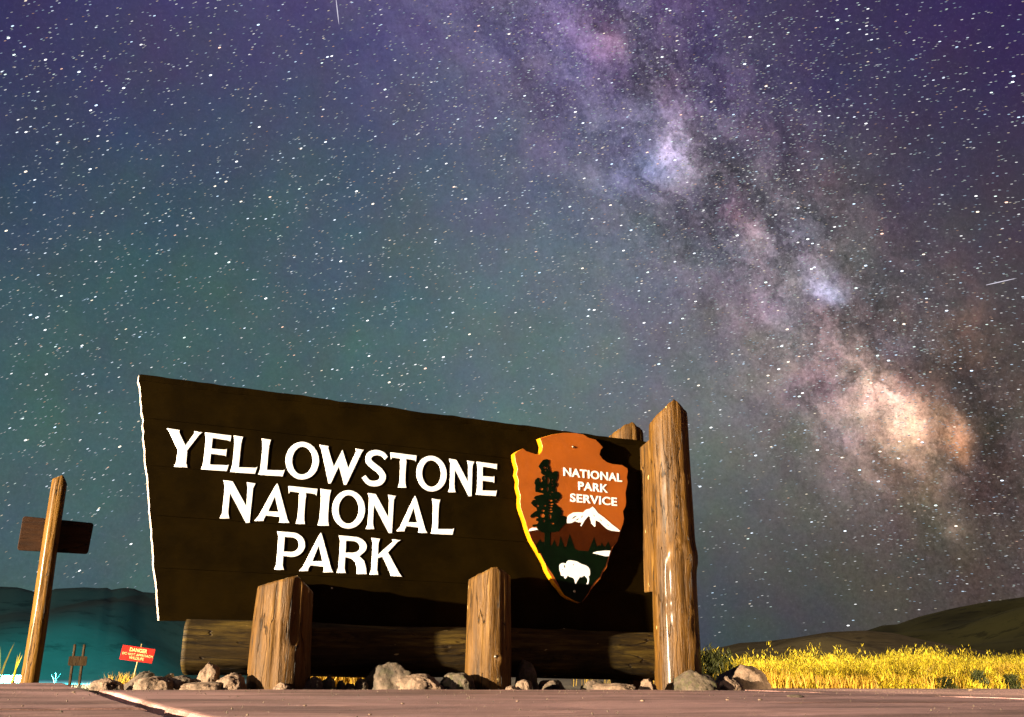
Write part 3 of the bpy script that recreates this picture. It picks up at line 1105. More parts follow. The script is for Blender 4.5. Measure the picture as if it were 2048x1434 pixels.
snow = [(870, 340), (880, 220), (920, 180), (990, 140), (1080, 135), (1170, 140), (1230, 85), (1300, 70), (1350, 28), (1400, 80), (1450, 150), (1560, 230), (1700, 350), (1862, 480), (1848, 500), (1700, 480), (1620, 450), (1540, 380), (1480, 320),
        (1405, 285), (1402, 400), (1385, 410), (1330, 350), (1300, 225), (1270, 210), (1200, 290), (1140, 400), (1122, 385), (1150, 325), (1080, 325), (1020, 303), (960, 335)]
sh = [[(955, 258), (1010, 210), (1065, 200), (1000, 250)], [(1130, 232), (1158, 196), (1172, 200), (1150, 236)], [(1370, 180), (1396, 208), (1386, 216), (1364, 190)], [(1478, 250), (1526, 300), (1508, 304)], [(1608, 340), (1652, 385), (1638, 390)],
      [(1030, 285), (1090, 245), (1095, 262), (1060, 285)]]
poly_mesh('snow_cap', [[z5(q) for q in snow]], [[z5(q) for q in h] for h in sh], L2, 0.0005, M['letter'], emb, EF - L2)
poly_mesh('snow_cap', [[z5(q) for q in [(168, 488), (178, 450), (220, 425), (300, 422), (335, 462), (250, 475)]]], [], L2, 0.0005, M['letter'], emb, EF - L2)
tree = [(340, 118), (375, 130), (378, 165), (370, 195), (385, 230), (392, 270), (405, 285), (415, 312), (440, 280), (470, 272), (490, 290), (490, 350), (478, 390), (465, 410), (462, 430), (485, 430), (480, 465), (458, 490), (462, 540), (500, 550),
        (530, 590), (525, 625), (490, 660), (470, 690), (450, 690), (480, 730), (520, 750), (530, 775), (548, 795), (540, 845), (520, 860), (560, 855), (590, 870), (610, 875), (600, 910), (605, 950), (560, 985), (520, 1030), (500, 1060),
        (440, 1070), (390, 1075), (390, 1245), (318, 1245), (318, 1080), (270, 1070), (230, 1030), (215, 990), (165, 1000), (160, 975), (225, 965), (240, 935), (205, 920), (210, 895), (240, 880), (200, 865), (150, 885), (130, 865), (140, 845),
        (190, 805), (220, 790), (215, 760), (170, 725), (140, 690), (165, 655), (205, 645), (175, 630), (200, 600), (260, 585), (310, 575), (290, 565), (200, 545), (195, 500), (200, 460), (185, 430), (200, 385), (230, 360), (250, 375),
        (250, 410), (270, 425), (295, 400), (280, 380), (285, 345), (325, 335), (300, 325), (270, 300), (275, 265), (240, 215), (270, 165), (300, 130)]
th_ = [(318, 230, 16, 16), (330, 270, 12, 12), (351, 230, 7, 20), (370, 258, 6, 10), (317, 372, 9, 28), (368, 400, 15, 48), (358, 512, 13, 34), (275, 510, 25, 17), (420, 390, 10, 12), (415, 431, 10, 14), (424, 466, 11, 11), (412, 550, 15, 11),
       (392, 588, 11, 9), (395, 660, 28, 15), (403, 704, 32, 12), (398, 738, 28, 9), (225, 728, 20, 13), (320, 728, 18, 10), (297, 792, 22, 17), (390, 772, 25, 9), (395, 803, 28, 12), (288, 855, 34, 28), (388, 870, 17, 38), (310, 925, 14, 20), (420, 958, 24, 12), (460, 645, 14, 9)]
poly_mesh('pine_tree', [[zt(q) for q in tree]], [[zt(q) for q in arc(a, b_, c_, d_, 0, 360, 12)[:-1]] for a, b_, c_, d_ in th_], L3, 0.0005, M['green'], emb, EF - L3)
bis = catmull([(290, 560), (295, 510), (330, 478), (370, 470), (420, 480), (450, 435), (500, 415), (560, 420), (650, 440), (740, 490), (830, 520), (885, 560), (912, 610), (920, 680), (908, 735), (895, 732), (892, 760), (900, 800), (885, 898), (850, 900), (868, 840),
               (860, 790), (830, 755), (800, 735), (735, 768), (712, 750), (695, 790), (650, 850), (635, 890), (610, 890), (605, 830), (575, 780), (500, 755), (465, 733), (440, 770), (415, 790), (390, 770), (385, 742), (345, 738), (322, 720),
               (318, 680), (300, 630)], True, 3)
bh = [[(385, 505), (410, 530), (412, 575), (385, 560)], arc(357, 605, 10, 8, 0, 360, 8)[:-1], arc(578, 506, 12, 14, 0, 360, 8)[:-1]]
poly_mesh('bison', [[z6(q) for q in bis]], [[z6(q) for q in h] for h in bh], L3, 0.0005, M['letter'], emb, EF - L3)
poly_mesh('lake', [[z6(q) for q in [(970, 268), (1050, 235), (1230, 217), (1338, 217), (1305, 333), (1230, 335)]]], [], L3, 0.0005, M['letter'], emb, EF - L3)
for s, l0, l1, rb in (('NATIONAL', (477, 374), (479, 430), (861, 470)), ('PARK', (574, 466), (576, 521), (769, 540)), ('SERVICE', (521, 541), (523, 597), (828, 628))):
    a, b_, c_ = z4(l0), z4(l1), z4(rb)
    text_mesh('lettering', s, (b_[0], c_[0], (b_[1] + c_[1]) / 2, (b_[1] + c_[1]) / 2 + a[1] - b_[1]), 0.004, M['letter'], emb, EF - 0.004, bold=0.022, spacing=1.08)
for q in ((540, 240), (546, 1183)):
    x, z = z4(q)
    bm = bmesh.new()
    bmesh.ops.create_uvsphere(bm, u_segments=10, v_segments=6, radius=0.012)
    o = bm_obj('bolt', bm, M['steel'], emb, True)
    o.location = (x, EF - 0.012 if q[1] > 999 else EF - 0.002, z)

# ---- posts


def roof_top(zl, zp, zr, c, R, peak, tilt=0.1):
    """cut like a lopsided roof; peak is the sideways place of the ridge (fraction of R)"""
    sx, sy = cos(c), sin(c)
    xp = peak * R
    s1 = (zp - zl) / (xp + R)
    s2 = (zp - zr) / (R - xp)

    def f(x, y):
        u = x * sx + y * sy
        v = -x * sy + y * sx
        z = zp + (s1 * (u - xp) if u < xp else -s2 * (u - xp))
        return z - tilt * abs(v) * 0.3
    return f


# direction 'image right' seen in the sign frame
def side_dir(P):
    vx = Vector((P.x, P.y))
    a = atan2(vx.y, vx.x) - pi / 2
    return a - A26


posts = [
    dict(x=-1.78, R=(0.250, 0.218), H=0.86, zl=0.775, zp=0.86, zr=0.74, pk=0.35, seed=2.0, mat='post',
         cracks=[(-2.05, -.1, 0.9, 0.030, 0.05), (-1.35, 0.3, 0.9, 0.035, 0.10), (-1.75, 0.0, 0.6, 0.012, 0.03), (-1.05, 0, .9, .02, .06)], knots=[(-2.1, 0.45, 0.08, 0.012), (-1.2, .25, .1, .012)],
         lab='short thick log post at the left under the middle of the lettering'),
    dict(x=0.02, R=(0.205, 0.185), H=1.02, zl=0.915, zp=1.025, zr=0.96, pk=0.30, seed=9.0, mat='post',
         cracks=[(-2.2, .1, 1, 0.012, 0.03), (-1.0, 0.1, 1.1, 0.02, 0.05), (-1.6, 0.4, 1.1, 0.012, 0.03), (-1.3, .1, 1., .014, .03)], knots=[(-1.45, 0.25, 0.035, 0.03)],
         lab='short log post with pointed top below the arrowhead emblem'),
    dict(x=2.01, R=(0.225, 0.198), H=2.78, zl=2.56, zp=2.79, zr=2.68, pk=0.35, seed=15.0, mat='pillar',
         cracks=[(-1.75, -.1, 2.9, 0.016, 0.035), (-2.5, 0.2, 2.0, 0.010, 0.03), (-1.1, 1.2, 2.9, 0.02, 0.08), (-1.35, 0.0, 1.2, 0.014, 0.03), (-2.2, 1.5, 2.9, .01, .03)],
         knots=[(-1.7, 2.02, 0.09, 0.020), (-1.9, 1.30, 0.12, 0.030), (-0.9, 1.28, 0.11, 0.028), (-1.6, 0.72, 0.10, 0.018), (-2.4, 0.8, 0.05, 0.012), (-1.2, 0.42, 0.07, 0.018), (-1.8, 1.75, .06, .012)],
         lab='tall varnished log pillar with slanted top at the right end'),
]
for p in posts:
    W_ = from_sign(p['x'], 0)
    sd_ = side_dir(W_)
    fl = 0.026
    bm = log_mesh(p['R'][0], p['R'][1], p['H'], p['seed'], roof_top(p['zl'], p['zp'], p['zr'], sd_, p['R'][1], p['pk']),
                  cracks=p['cracks'], knots=p['knots'], nr=100 if p['H'] > 2 else 50, ns=72, bottom=-0.06, flute=fl)
    o = log_obj('post', bm, M[p['mat']], M['cut'], sign, (p['x'], 0, 0))
    o['label'] = p['lab']
# rear post whose top shows above the panel
BY = PF + PT + 0.20
xa, za = loc(1213, 872, BY)
xb, zb = loc(1288, 878, BY)
xp_, zp_ = loc(1262, 853, BY)
cxb = (xa + xb) / 2
bm = log_mesh(0.21, 0.19, 2.5, 31.0, roof_top(za, zp_, zp_ - 0.07, side_dir(from_sign(cxb, BY)), 0.19, 0.35), cracks=[(-1.3, 1.5, 2.7, .03, .05), (-1.8, 1.5, 2.7, .02, .04), (-1.0, 1.5, 2.7, .02, .04)], nr=60, ns=64, bottom=-0.06, flute=0.035)
o = log_obj('post', bm, M['post'], M['cut'], sign, (cxb, BY, 0))
o['label'] = 'log post behind the panel with only its split top showing'

# ---- beam log under the panel
BYC = 0.30
bx0 = loc(359, 1290, BYC)[0] + 0.065


def end_cap(x, y):
    return 4.95


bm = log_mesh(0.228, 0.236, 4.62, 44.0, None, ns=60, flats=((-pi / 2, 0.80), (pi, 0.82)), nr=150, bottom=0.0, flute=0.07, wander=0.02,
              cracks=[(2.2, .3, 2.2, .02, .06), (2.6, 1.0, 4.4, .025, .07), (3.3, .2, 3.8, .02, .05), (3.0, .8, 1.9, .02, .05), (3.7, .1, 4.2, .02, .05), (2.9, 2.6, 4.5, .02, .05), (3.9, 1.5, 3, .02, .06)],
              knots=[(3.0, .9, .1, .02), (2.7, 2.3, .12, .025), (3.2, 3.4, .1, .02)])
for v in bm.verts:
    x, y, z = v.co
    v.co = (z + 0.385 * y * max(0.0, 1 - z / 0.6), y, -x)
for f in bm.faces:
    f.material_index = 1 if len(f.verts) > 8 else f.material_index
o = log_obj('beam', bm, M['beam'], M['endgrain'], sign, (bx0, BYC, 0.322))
# bolt on the middle post, bolt on beam panel
for (px, py, off_) in ((991, 1313, -0.205), (1128, 1258, PF - 0.008), (664, 1176, PF - 0.006)):
    x, z = loc(px, py, off_)
    bm = bmesh.new()
    bmesh.ops.create_uvsphere(bm, u_segments=12, v_segments=7, radius=0.015 if off_ < 0 else 0.009)
    o = bm_obj('bolt', bm, M['steel'], sign, True)
    o.location = (x, off_, z)

# ------------------------------------------------------------------ rocks


def rock(px0, px1, ytop, off, mat, label, seed, kind='boulder', depth=None, tip=0.0, sink=0.04, rot=None, flat=0.0, tipx=0.0, group=None, lean=0.0):
    cx = (px0 + px1) / 2
    q, zt_, t_ = on_line(cx, off, ytop)
    w = (px1 - px0) / FPX * t_ * (1.0 / ray(cx, ytop).dot(fw)) ** 0
    h = max(0.03, zt_ + 0.03)
    dp = depth or min(w * 0.9, 0.34)
    bm = bmesh.new()
    bmesh.ops.create_icosphere(bm, subdivisions=5, radius=1)
    planes = []
    rr = random.Random(seed)
    for _ in range(9 if kind == 'boulder' else 13):
        n_ = Vector((rr.gauss(0, 1), rr.gauss(0, 1), rr.gauss(0, 0.8))).normalized()
        planes.append((n_, rr.uniform(0.70, 0.96)))
    for v in bm.verts:
        c_ = v.co.copy()
        for n_, d_ in planes:
            k = c_.dot(n_)
            if k > d_:
                c_ -= n_ * (k - d_) * 0.88
        c_ *= 1 + 0.18 * mnoise.noise(c_ * 1.6 + Vector((seed, 0, 0))) + 0.11 * (abs(mnoise.noise(c_ * 3.5 + Vector((seed, 3, 0)))) - .3) + (0.09 if kind == 'rough' else 0.05) * mnoise.noise(c_ * 9 + Vector((seed, 3, 9))) + 0.03 * mnoise.noise(c_ * 20 + Vector((seed, 3, 9)))
        if tip:
            k = max(0, c_.z)
            c_.x = c_.x * (1 - tip * k) + tipx * k
            c_.y *= (1 - tip * k)
        c_.x += lean * c_.z
        v.co = c_
    xs = [v.co.x for v in bm.verts]
    zs = [v.co.z for v in bm.verts]
    mx_, mn_, zx = max(xs), min(xs), max(zs)
    for v in bm.verts:
        x = (v.co.x - (mx_ + mn_) / 2) / (mx_ - mn_) * w * 1.14
        y = v.co.y * dp / 2
        z = v.co.z / zx * (h if v.co.z > 0 else h * 0.5)
        if v.co.z > 0:
            z = h * (v.co.z / zx) ** (0.84 - 0.30 * flat)
        v.co = (x, y, z)
    o = bm_obj('rock', bm, M[mat], None)
    for pp in o.data.polygons:
        pp.use_smooth = True
    vx = atan2(q.y, q.x) - pi / 2
    o.location = (q.x, q.y, -0.03)
    o.rotation_euler = (0, 0, vx + (rot or 0))
    tag(o, label, 'rock', 'rocks set around the foot of the sign')
    return o


R = rock
R(186, 247, 1356, 0.05, 'rock', 'low crumbly pale rock at the left end of the rock row, by the pavement joint', 1, 'rough', depth=.3, flat=.8)
R(243, 305, 1341, 0.30, 'rock_grey', 'dark wedge shaped rock right below the red danger sign', 2, tipx=.5, tip=.4, lean=.3)
R(272, 345, 1352, -0.02, 'rock', 'broad flat topped tan rock between the danger sign and the beam end', 3, flat=.9, depth=.32)
R(325, 352, 1346, 0.35, 'rock_grey', 'small round rock behind the flat rocks at the left beam end', 33)
R(330, 398, 1350, 0.02, 'rock_grey', 'flat brown rock right of the broad flat topped rock, below the left beam end', 4, flat=.8)
R(366, 452, 1363, -0.14, 'rock', 'long low slab of rock in front of the pointed pale rock', 5, flat=.9, depth=.22)
R(398, 447, 1323, 0.04, 'rock', 'pale pointed upright rock leaning on the left end of the beam', 6, tip=.15, depth=.26, tipx=-.05, flat=.2)
R(433, 495, 1345, -0.10, 'rock', 'pale rounded rock just left of the short thick log post', 7, flat=.3, depth=.3)
R(541, 580, 1364, -0.27, 'rock', 'small flat stone at the foot of the short thick log post', 8, depth=.12, lean=.5)
R(594, 645, 1352, -0.12, 'rock_grey', 'tan faced rock just right of the short thick log post', 9, tip=.3, depth=.22, tipx=.3)
R(640, 673, 1351, -0.05, 'rock_moss', 'dark rock beside the tan faced rock, left of the gap showing grass', 10, tip=.3, depth=.2)
R(672, 690, 1359, 0.0, 'rock_moss', 'first small dark stone in the gap showing grass', 11, depth=.1)
R(690, 713, 1366, -0.02, 'rock_moss', 'lowest small dark stone in the gap showing grass', 12, depth=.1)
R(709, 738, 1356, -0.03, 'rock_grey', 'small dark stone touching the largest boulder on its left', 13, depth=.16)
R(733, 832, 1324, -0.02, 'rock_grey', 'largest boulder, high rounded, between the two short posts', 14, depth=.36, flat=.2)
R(790, 888, 1347, -0.20, 'rock', 'broad rough pinkish rock in front of the largest boulder', 15, 'rough', depth=.26, flat=.8)
R(880, 948, 1345, -0.13, 'rock_moss', 'rounded mossy rock touching the left side of the middle post', 16, depth=.3, flat=.5)
R(1031, 1077, 1318, 0.0, 'rock_moss', 'tall dark pointed rock just right of the middle post', 17, tip=.25, depth=.24, tipx=-.15)
R(1033, 1063, 1358, -0.24, 'rock', 'small pale rock in front of the tall dark pointed rock', 18, depth=.14, flat=.4)
R(1010, 1036, 1371, -0.28, 'rock', 'small low pale stone against the foot of the middle post', 19, depth=.1, flat=.5)
R(1078, 1131, 1359, -0.05, 'rock_grey', 'low dark rock in the shadow right of the tall pointed rock', 20, depth=.25, flat=.5)
R(1164, 1217, 1359, -0.10, 'rock_grey', 'grey brown rock at the middle of the gap before the pillar', 21, depth=.2, lean=-.2)
R(1186, 1266, 1366, -0.24, 'rock', 'long flat tan rock lying near the pillar', 22, depth=.16, flat=.8)
R(1277, 1311, 1357, -0.22, 'rock', 'small upright tan rock touching the left foot of the pillar', 23, depth=.16, tip=.2)
R(1346, 1432, 1339, -0.30, 'rock_moss', 'mossy half domed rock at the right foot of the pillar', 24, depth=.34, tip=.35)
R(1434, 1531, 1329, -0.02, 'rock', 'large pale pink boulder right of the pillar, beside the grass', 25, depth=.5, flat=.35)
R(1438, 1481, 1352, -0.34, 'rock', 'small rough rock leaning on the front of the large pale boulder', 26, 'rough', depth=.2)

# pebbles on the pavement
peb = [(1592, 1393, 9, 'flat dark pebble alone on the pavement right of the boulders'), (45, 1413, 3, 'tiny pale stone on the pavement near the left edge'), (147, 1385, 4, 'tiny pale stone near the open pavement joint'),
       (1455, 1400, 4, 'tiny pale stone on the pavement below the boulders'), (610, 1412, 4, 'tiny pale stone on the pavement below the short thick post'), (805, 1408, 4, 'tiny pale stone on the pavement below the largest boulder'),
       (1035, 1403, 4, 'tiny pale stone on the pavement below the middle post'), (1285, 1402, 5, 'tiny brown stone on the pavement below the pillar'), (1520, 1400, 5, 'tiny pale stone on the pavement left of the dark pebble'),
       (1940, 1380, 5, 'tiny pale stone at the pavement edge near the weeds'), (740, 1430, 4, 'tiny pale stone at the bottom edge of the picture')]
for k, (px, py, s_, lb) in enumerate(peb):
    q = ground(px, py, 0.006)
    d_ = (q - CAM).length
    r_ = s_ / FPX * d_ * (1.0 if s_ > 6 else 0.8)
    bm = bmesh.new()
    bmesh.ops.create_icosphere(bm, subdivisions=2, radius=r_)
    for v in bm.verts:
        v.co *= 1 + 0.35 * mnoise.noise(v.co / r_ * 1.2 + Vector((k, 0, 0)))
        v.co.z *= 0.45
        if s_ > 6:
            v.co.x *= 1.8
            v.co.z *= 0.8
    o = bm_obj('pebble', bm, M['rock' if k else 'rock_grey'], None)
    o.location = (q.x, q.y, 0.008)
    tag(o, lb, 'stone', 'small stones lying on the pavement')

# fine grit scattered over the pavement
bm = bmesh.new()
gr_ = random.Random(5)
for k in range(1500):
    if k % 3:
        x = gr_.uniform(-4.6, 5.5)
        y = -0.45 - abs(gr_.gauss(0, 0.9))
    else:
        x, y = gr_.uniform(-4.6, 3.5), gr_.uniform(-5.2, -0.5)
    if JX - 0.09 < x < JX + 0.04:
        continue
    r_ = gr_.choice((0.0015, 0.002, 0.0025, 0.0035, 0.006))
    c_ = Vector((x, y, 0.006 + r_ * 0.2))
    vv = [bm.verts.new(c_ + Vector((gr_.uniform(.6, 1.2) * r_ * cos(a), gr_.uniform(.6, 1.2) * r_ * sin(a), -r_ * .5))) for a in (0, 1.6, 3.1, 4.7)]
    tp = bm.verts.new(c_ + Vector((0, 0, r_ * gr_.uniform(.5, 1.1))))
    for i in range(4):
        bm.faces.new((vv[i], vv[(i + 1) % 4], tp))
o = bm_obj('grit', bm, M['rock_grey'], None)
o.location = P2
o.rotation_euler = (0, 0, A26)
tag(o, 'fine grit scattered over the pavement', kind='stuff')

# ------------------------------------------------------------------ left pole with board seen from behind
q = ground(59, 1364, -0.014)
qs = to_sign(q)
H_ = loc(134, 950, qs.y)[1]
ps = empty('trail_sign', (q.x, q.y, -0.014), A26)
tag(ps, 'brown board on a tall ochre round pole, seen from behind at far left', 'sign')
sdd = side_dir(q)
Rp = 0.088
bm = log_mesh(Rp * 1.04, Rp * 0.93, H_, 71.0, roof_top(H_ - 0.055, H_, H_ - 0.10, sdd, Rp, 0.25, 0.02), ns=40, nr=90, bottom=-0.05, flute=0.02, wander=0.008,
              cracks=[(-1.7, .8, 2.3, 0.012, 0.09), (-2.1, 0.1, 1.4, 0.004, 0.05)])
log_obj('pole', bm, M['pole'], M['cut'], ps, (0, 0, 0))
BO = Rp + 0.004
c4 = [loc(x, y, qs.y + BO) for x, y in ((46, 1032), (188, 1046), (176, 1108), (34, 1100))]
c4 = [(x - qs.x, z) for x, z in c4]


def round_poly(P_, r, n=5):
    out = []
    m_ = len(P_)
    for i in range(m_):
        a, b1, c1 = Vector(P_[i - 1]), Vector(P_[i]), Vector(P_[(i + 1) % m_])
        u1, u2 = (a - b1).normalized(), (c1 - b1).normalized()
        s_, e_ = b1 + u1 * r, b1 + u2 * r
        for k in range(n + 1):
            t_ = k / n
            out.append(tuple((1 - t_) ** 2 * s_ + 2 * t_ * (1 - t_) * b1 + t_ ** 2 * e_))
    return out


c4 = [(c4[i][0], c4[i][1] + 0.014) for i in range(4)]
poly_mesh('board', [round_poly(list(reversed(c4)), 0.035)], [], 0.035, 0.005, M['back'], ps, BO)

# ------------------------------------------------------------------ small low sign far left
D_ = ray(149, 1363)
Yd = 24.0
q = CAM + D_ * (Yd / D_.y)
zb_ = q.z
sm = empty('low_sign', (q.x, q.y, gz(q.x, q.y)), atan2(q.y, q.x) - pi / 2 + 0.15)
tag(sm, 'small brown board across two short posts, far left beyond the pavement', 'sign')
sc_ = Yd / FPX * 1.02
hgt = 66 * sc_ + (q.z - gz(q.x, q.y))
for xx in (-0.093, 0.103):
    bm = log_mesh(0.034, 0.030, hgt, 80 + xx, None, ns=16, nr=12, bottom=-0.1, flute=0.01, wander=0.0)
    log_obj('post', bm, M['small'], M['cut'], sm, (xx * 1.05, 0, 0))
bz = hgt - 38 * sc_
poly_mesh('board', [round_poly([(-0.20, bz), (0.20, bz), (0.20, bz + 17 * sc_), (-0.20, bz + 17 * sc_)], 0.035)], [], 0.03, 0.004, M['small'], sm, -0.068)

# ------------------------------------------------------------------ danger sign
D_ = ray(275, 1308.5)
Yd = 11.6
q = CAM + D_ * (Yd / D_.y)
az_ = atan2(q.y, q.x) - pi / 2
gq = gz(q.x, q.y)
dg = empty('danger_sign', (q.x, q.y, gq), az_)
tag(dg, 'small tilted red danger sign on a thin stake above the left rocks', 'sign')
zc = q.z - gq
sc_ = D_.length * (Yd / D_.y) / FPX * (1 / D_.length) * 1.0
TIL = radians(-7.0)


def rotp(x, z, pz=zc):
    return (x * cos(TIL) - z * sin(TIL), pz + x * sin(TIL) + z * cos(TIL))


w2, h2 = 31.3 * sc_, 13.9 * sc_
po = poly_mesh('panel', [[rotp(*a) for a in ((-w2, -h2), (w2 * 0.985, -h2), (w2 * 0.985, -h2 * .55), (w2, -h2 * .5), (w2, h2), (-w2, h2))]], [], 0.012, 0.001, M['red'], dg, -0.02)
for s, x0, x1, z0, z1, bo in (('DANGER', -16.5, 17, 3.6, 11.0, 0.02), ('DO NOT APPROACH', -28.5, 29.5, -3.6, 0.9, 0.006), ('WILDLIFE', -14, 14, -10.6, -5.4, 0.01)):
    o = text_mesh('lettering', s, (x0 * sc_, x1 * sc_, z0 * sc_, z1 * sc_), 0.003, M['cream'], dg, -0.0235, bold=bo)
    for v in o.data.vertices:
        a, c_ = rotp(v.co.x, v.co.z)
        v.co.x, v.co.z = a, c_
bm = bmesh.new()
bmesh.ops.create_cone(bm, cap_ends=True, segments=10, radius1=0.009, radius2=0.007, depth=1)
o = bm_obj('stake', bm, M['stake'], dg, True)
top_ = rotp(3.4 * sc_, 20.5 * sc_)
Lk = top_[1] + 0.1
o.scale = (1, 1, Lk / cos(TIL))
o.rotation_euler = (0, -TIL, 0)
o.location = (top_[0] + tan(TIL) * Lk / 2, 0.0, top_[1] - Lk / 2)

# ------------------------------------------------------------------ vegetation (blades in one mesh)


def blades(name, bx, by, bz_, hh, ww, lean_, mat, label=None, cat=None, kind='stuff', tint=None, curve=0.5, group=None):
    n = len(bx)
    th = rng.uniform(0, 2 * pi, n)
    la = rng.uniform(0, 2 * pi, n)
    dx, dy = np.cos(th) * ww / 2, np.sin(th) * ww / 2
    lx, ly = np.cos(la) * lean_ * hh, np.sin(la) * lean_ * hh
    V = np.zeros((n, 7, 3))
    B = np.stack([bx, by, bz_], 1)
    for k, (s_, q_) in enumerate(((0.0, 1.0), (0.45, 0.85), (0.8, 0.5))):
        cx = B[:, 0] + lx * s_ ** (1 + curve)
        cy = B[:, 1] + ly * s_ ** (1 + curve)
        cz = B[:, 2] + hh * s_
        V[:, 2 * k, 0], V[:, 2 * k, 1], V[:, 2 * k, 2] = cx - dx * q_, cy - dy * q_, cz
        V[:, 2 * k + 1, 0], V[:, 2 * k + 1, 1], V[:, 2 * k + 1, 2] = cx + dx * q_, cy + dy * q_, cz
    V[:, 6, 0], V[:, 6, 1], V[:, 6, 2] = B[:, 0] + lx, B[:, 1] + ly, B[:, 2] + hh
    idx = np.array([[0, 1, 3, 2], [2, 3, 5, 4]])
    base_ = (np.arange(n) * 7)[:, None]
    quads = (idx[None] + base_[..., None]).reshape(-1, 4)
    tris = np.array([4, 5, 6])[None] + base_
    me = bpy.data.meshes.new(name)
    me.vertices.add(n * 7)
    me.vertices.foreach_set('co', V.reshape(-1))
    nl = quads.size + tris.size
    me.loops.add(nl)
    me.loops.foreach_set('vertex_index', np.concatenate([quads.reshape(-1), tris.reshape(-1)]).astype(np.int32))
    me.polygons.add(len(quads) + len(tris))
    ls = np.concatenate([np.arange(len(quads)) * 4, quads.size + np.arange(len(tris)) * 3]).astype(np.int32)
    me.polygons.foreach_set('loop_start', ls)
    me.update(calc_edges=True)
    me.validate()
    at = me.attributes.new('tint', 'FLOAT', 'POINT')
    tt = rng.uniform(0, 1, n) if tint is None else tint
    at.data.foreach_set('value', np.repeat(tt, 7).astype(np.float32))
    me.materials.append(mat)
    o = bpy.data.objects.new(name, me)
    COL.objects.link(o)
    tag(o, label, cat, group, kind)
    return o


def vnoise(x, y, s, z=0.0):
    return np.array([mnoise.noise(Vector((a * s, b_ * s, z))) for a, b_ in zip(x, y)])


def gzs(x, y):
    return np.array([gz(a, b_) for a, b_ in zip(x, y)])


# golden grass: right field, in the sign frame
def field(n, x0, x1, y0, y1, hmin, hmax, wmin, wmax, keep_fn=None):
    ys = y0 + (y1 - y0) * rng.uniform(0, 1, n) ** 1.5
    if keep_fn == 'verge':
        lo_, hi_ = 2.1 + 0.70 * ys, 8.6 + 1.36 * ys
        xs = lo_ + (hi_ - lo_) * rng.uniform(0, 1, n)
        keep_fn = None
    else:
        xs = rng.uniform(x0, x1, n)
    X = P2.x + DV.x * xs - NV.x * ys
    Y = P2.y + DV.y * xs - NV.y * ys
    cl_ = vnoise(X, Y, 1.6, 2.0) * 0.5 + 0.5
    h = (hmin + (hmax - hmin) * np.clip(cl_ * 1.3 - 0.1, 0, 1)) * rng.uniform(0.65, 1.15, n)
    keep_ = rng.uniform(0, 1, n) < np.clip(0.35 + cl_, 0, 1)
    if keep_fn is not None:
        keep_ &= keep_fn(xs, ys)
    X, Y, h = X[keep_], Y[keep_], h[keep_]
    w = rng.uniform(wmin, wmax, len(X))
    return X, Y, gzs(X, Y), h, w


def edge_ok(xs, ys):
    return (ys > np.where(xs < 3.3, 1.1 + 0.0 * xs, 0.75 + 0.04 * (xs - 3.3))) & (xs > 2.1 + 0.70 * ys)


a_ = field(30000, 2.9, 12.5, 0.7, 4.5, 0.10, 0.27, 0.006, 0.012, edge_ok)
b2 = field(24000, 2.7, 24, 3.5, 16, 0.14, 0.32, 0.012, 0.022, 'verge')
c2 = field(24000, -1.6, 3.4, 1.6, 12, 0.16, 0.36, 0.008, 0.018, lambda xs, ys: (xs > -1.6 + 0.26 * ys) & (xs < -1.0 + 0.34 * ys))
G_ = [np.concatenate(q_) for q_ in zip(a_, b2, c2)]
blades('grass', G_[0], G_[1], G_[2], G_[3], G_[4], rng.uniform(0.1, 0.45, len(G_[0])), M['grass'], 'golden dry grass field lit from the left')
# tall thin stalks with seed heads above the sward
xs = rng.uniform(3.2, 13, 1500)
ys = rng.uniform(1.4, 4.5, 1500)
X = P2.x + DV.x * xs - NV.x * ys
Y = P2.y + DV.y * xs - NV.y * ys
blades('tall_grass', X, Y, gzs(X, Y), rng.uniform(0.22, 0.42, 1500), rng.uniform(0.003, 0.006, 1500), rng.uniform(0.05, 0.4, 1500), M['grass'], 'pale seed stalks standing above the golden grass')


def bush(cx, cy, r, h, n, mat, name, label, cat, group=None, wid=0.012, ll=0.05, trunkless=True, seedv=0.0):
    """rounded brush: short leafy blades spread through a lumpy dome on a few stems"""
    g0 = gz(cx, cy)
    d = rng.normal(0, 1, (n, 3))
    d /= np.linalg.norm(d, axis=1)[:, None]
    d[:, 2] = np.abs(d[:, 2])
    rad = rng.uniform(0.35, 1.0, n) ** 0.5
    lump = np.array([0.75 + 0.45 * mnoise.noise(Vector(tuple(v * 2.2)) + Vector((cx * 3, cy, seedv))) for v in d])
    X = cx + d[:, 0] * r * rad * lump
    Y = cy + d[:, 1] * r * rad * lump
    Z = g0 + 0.04 + d[:, 2] * h * rad * lump
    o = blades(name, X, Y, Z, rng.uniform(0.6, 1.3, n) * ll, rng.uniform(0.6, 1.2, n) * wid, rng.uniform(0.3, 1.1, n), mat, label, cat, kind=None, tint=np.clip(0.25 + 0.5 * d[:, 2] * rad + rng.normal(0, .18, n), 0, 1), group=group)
    return o


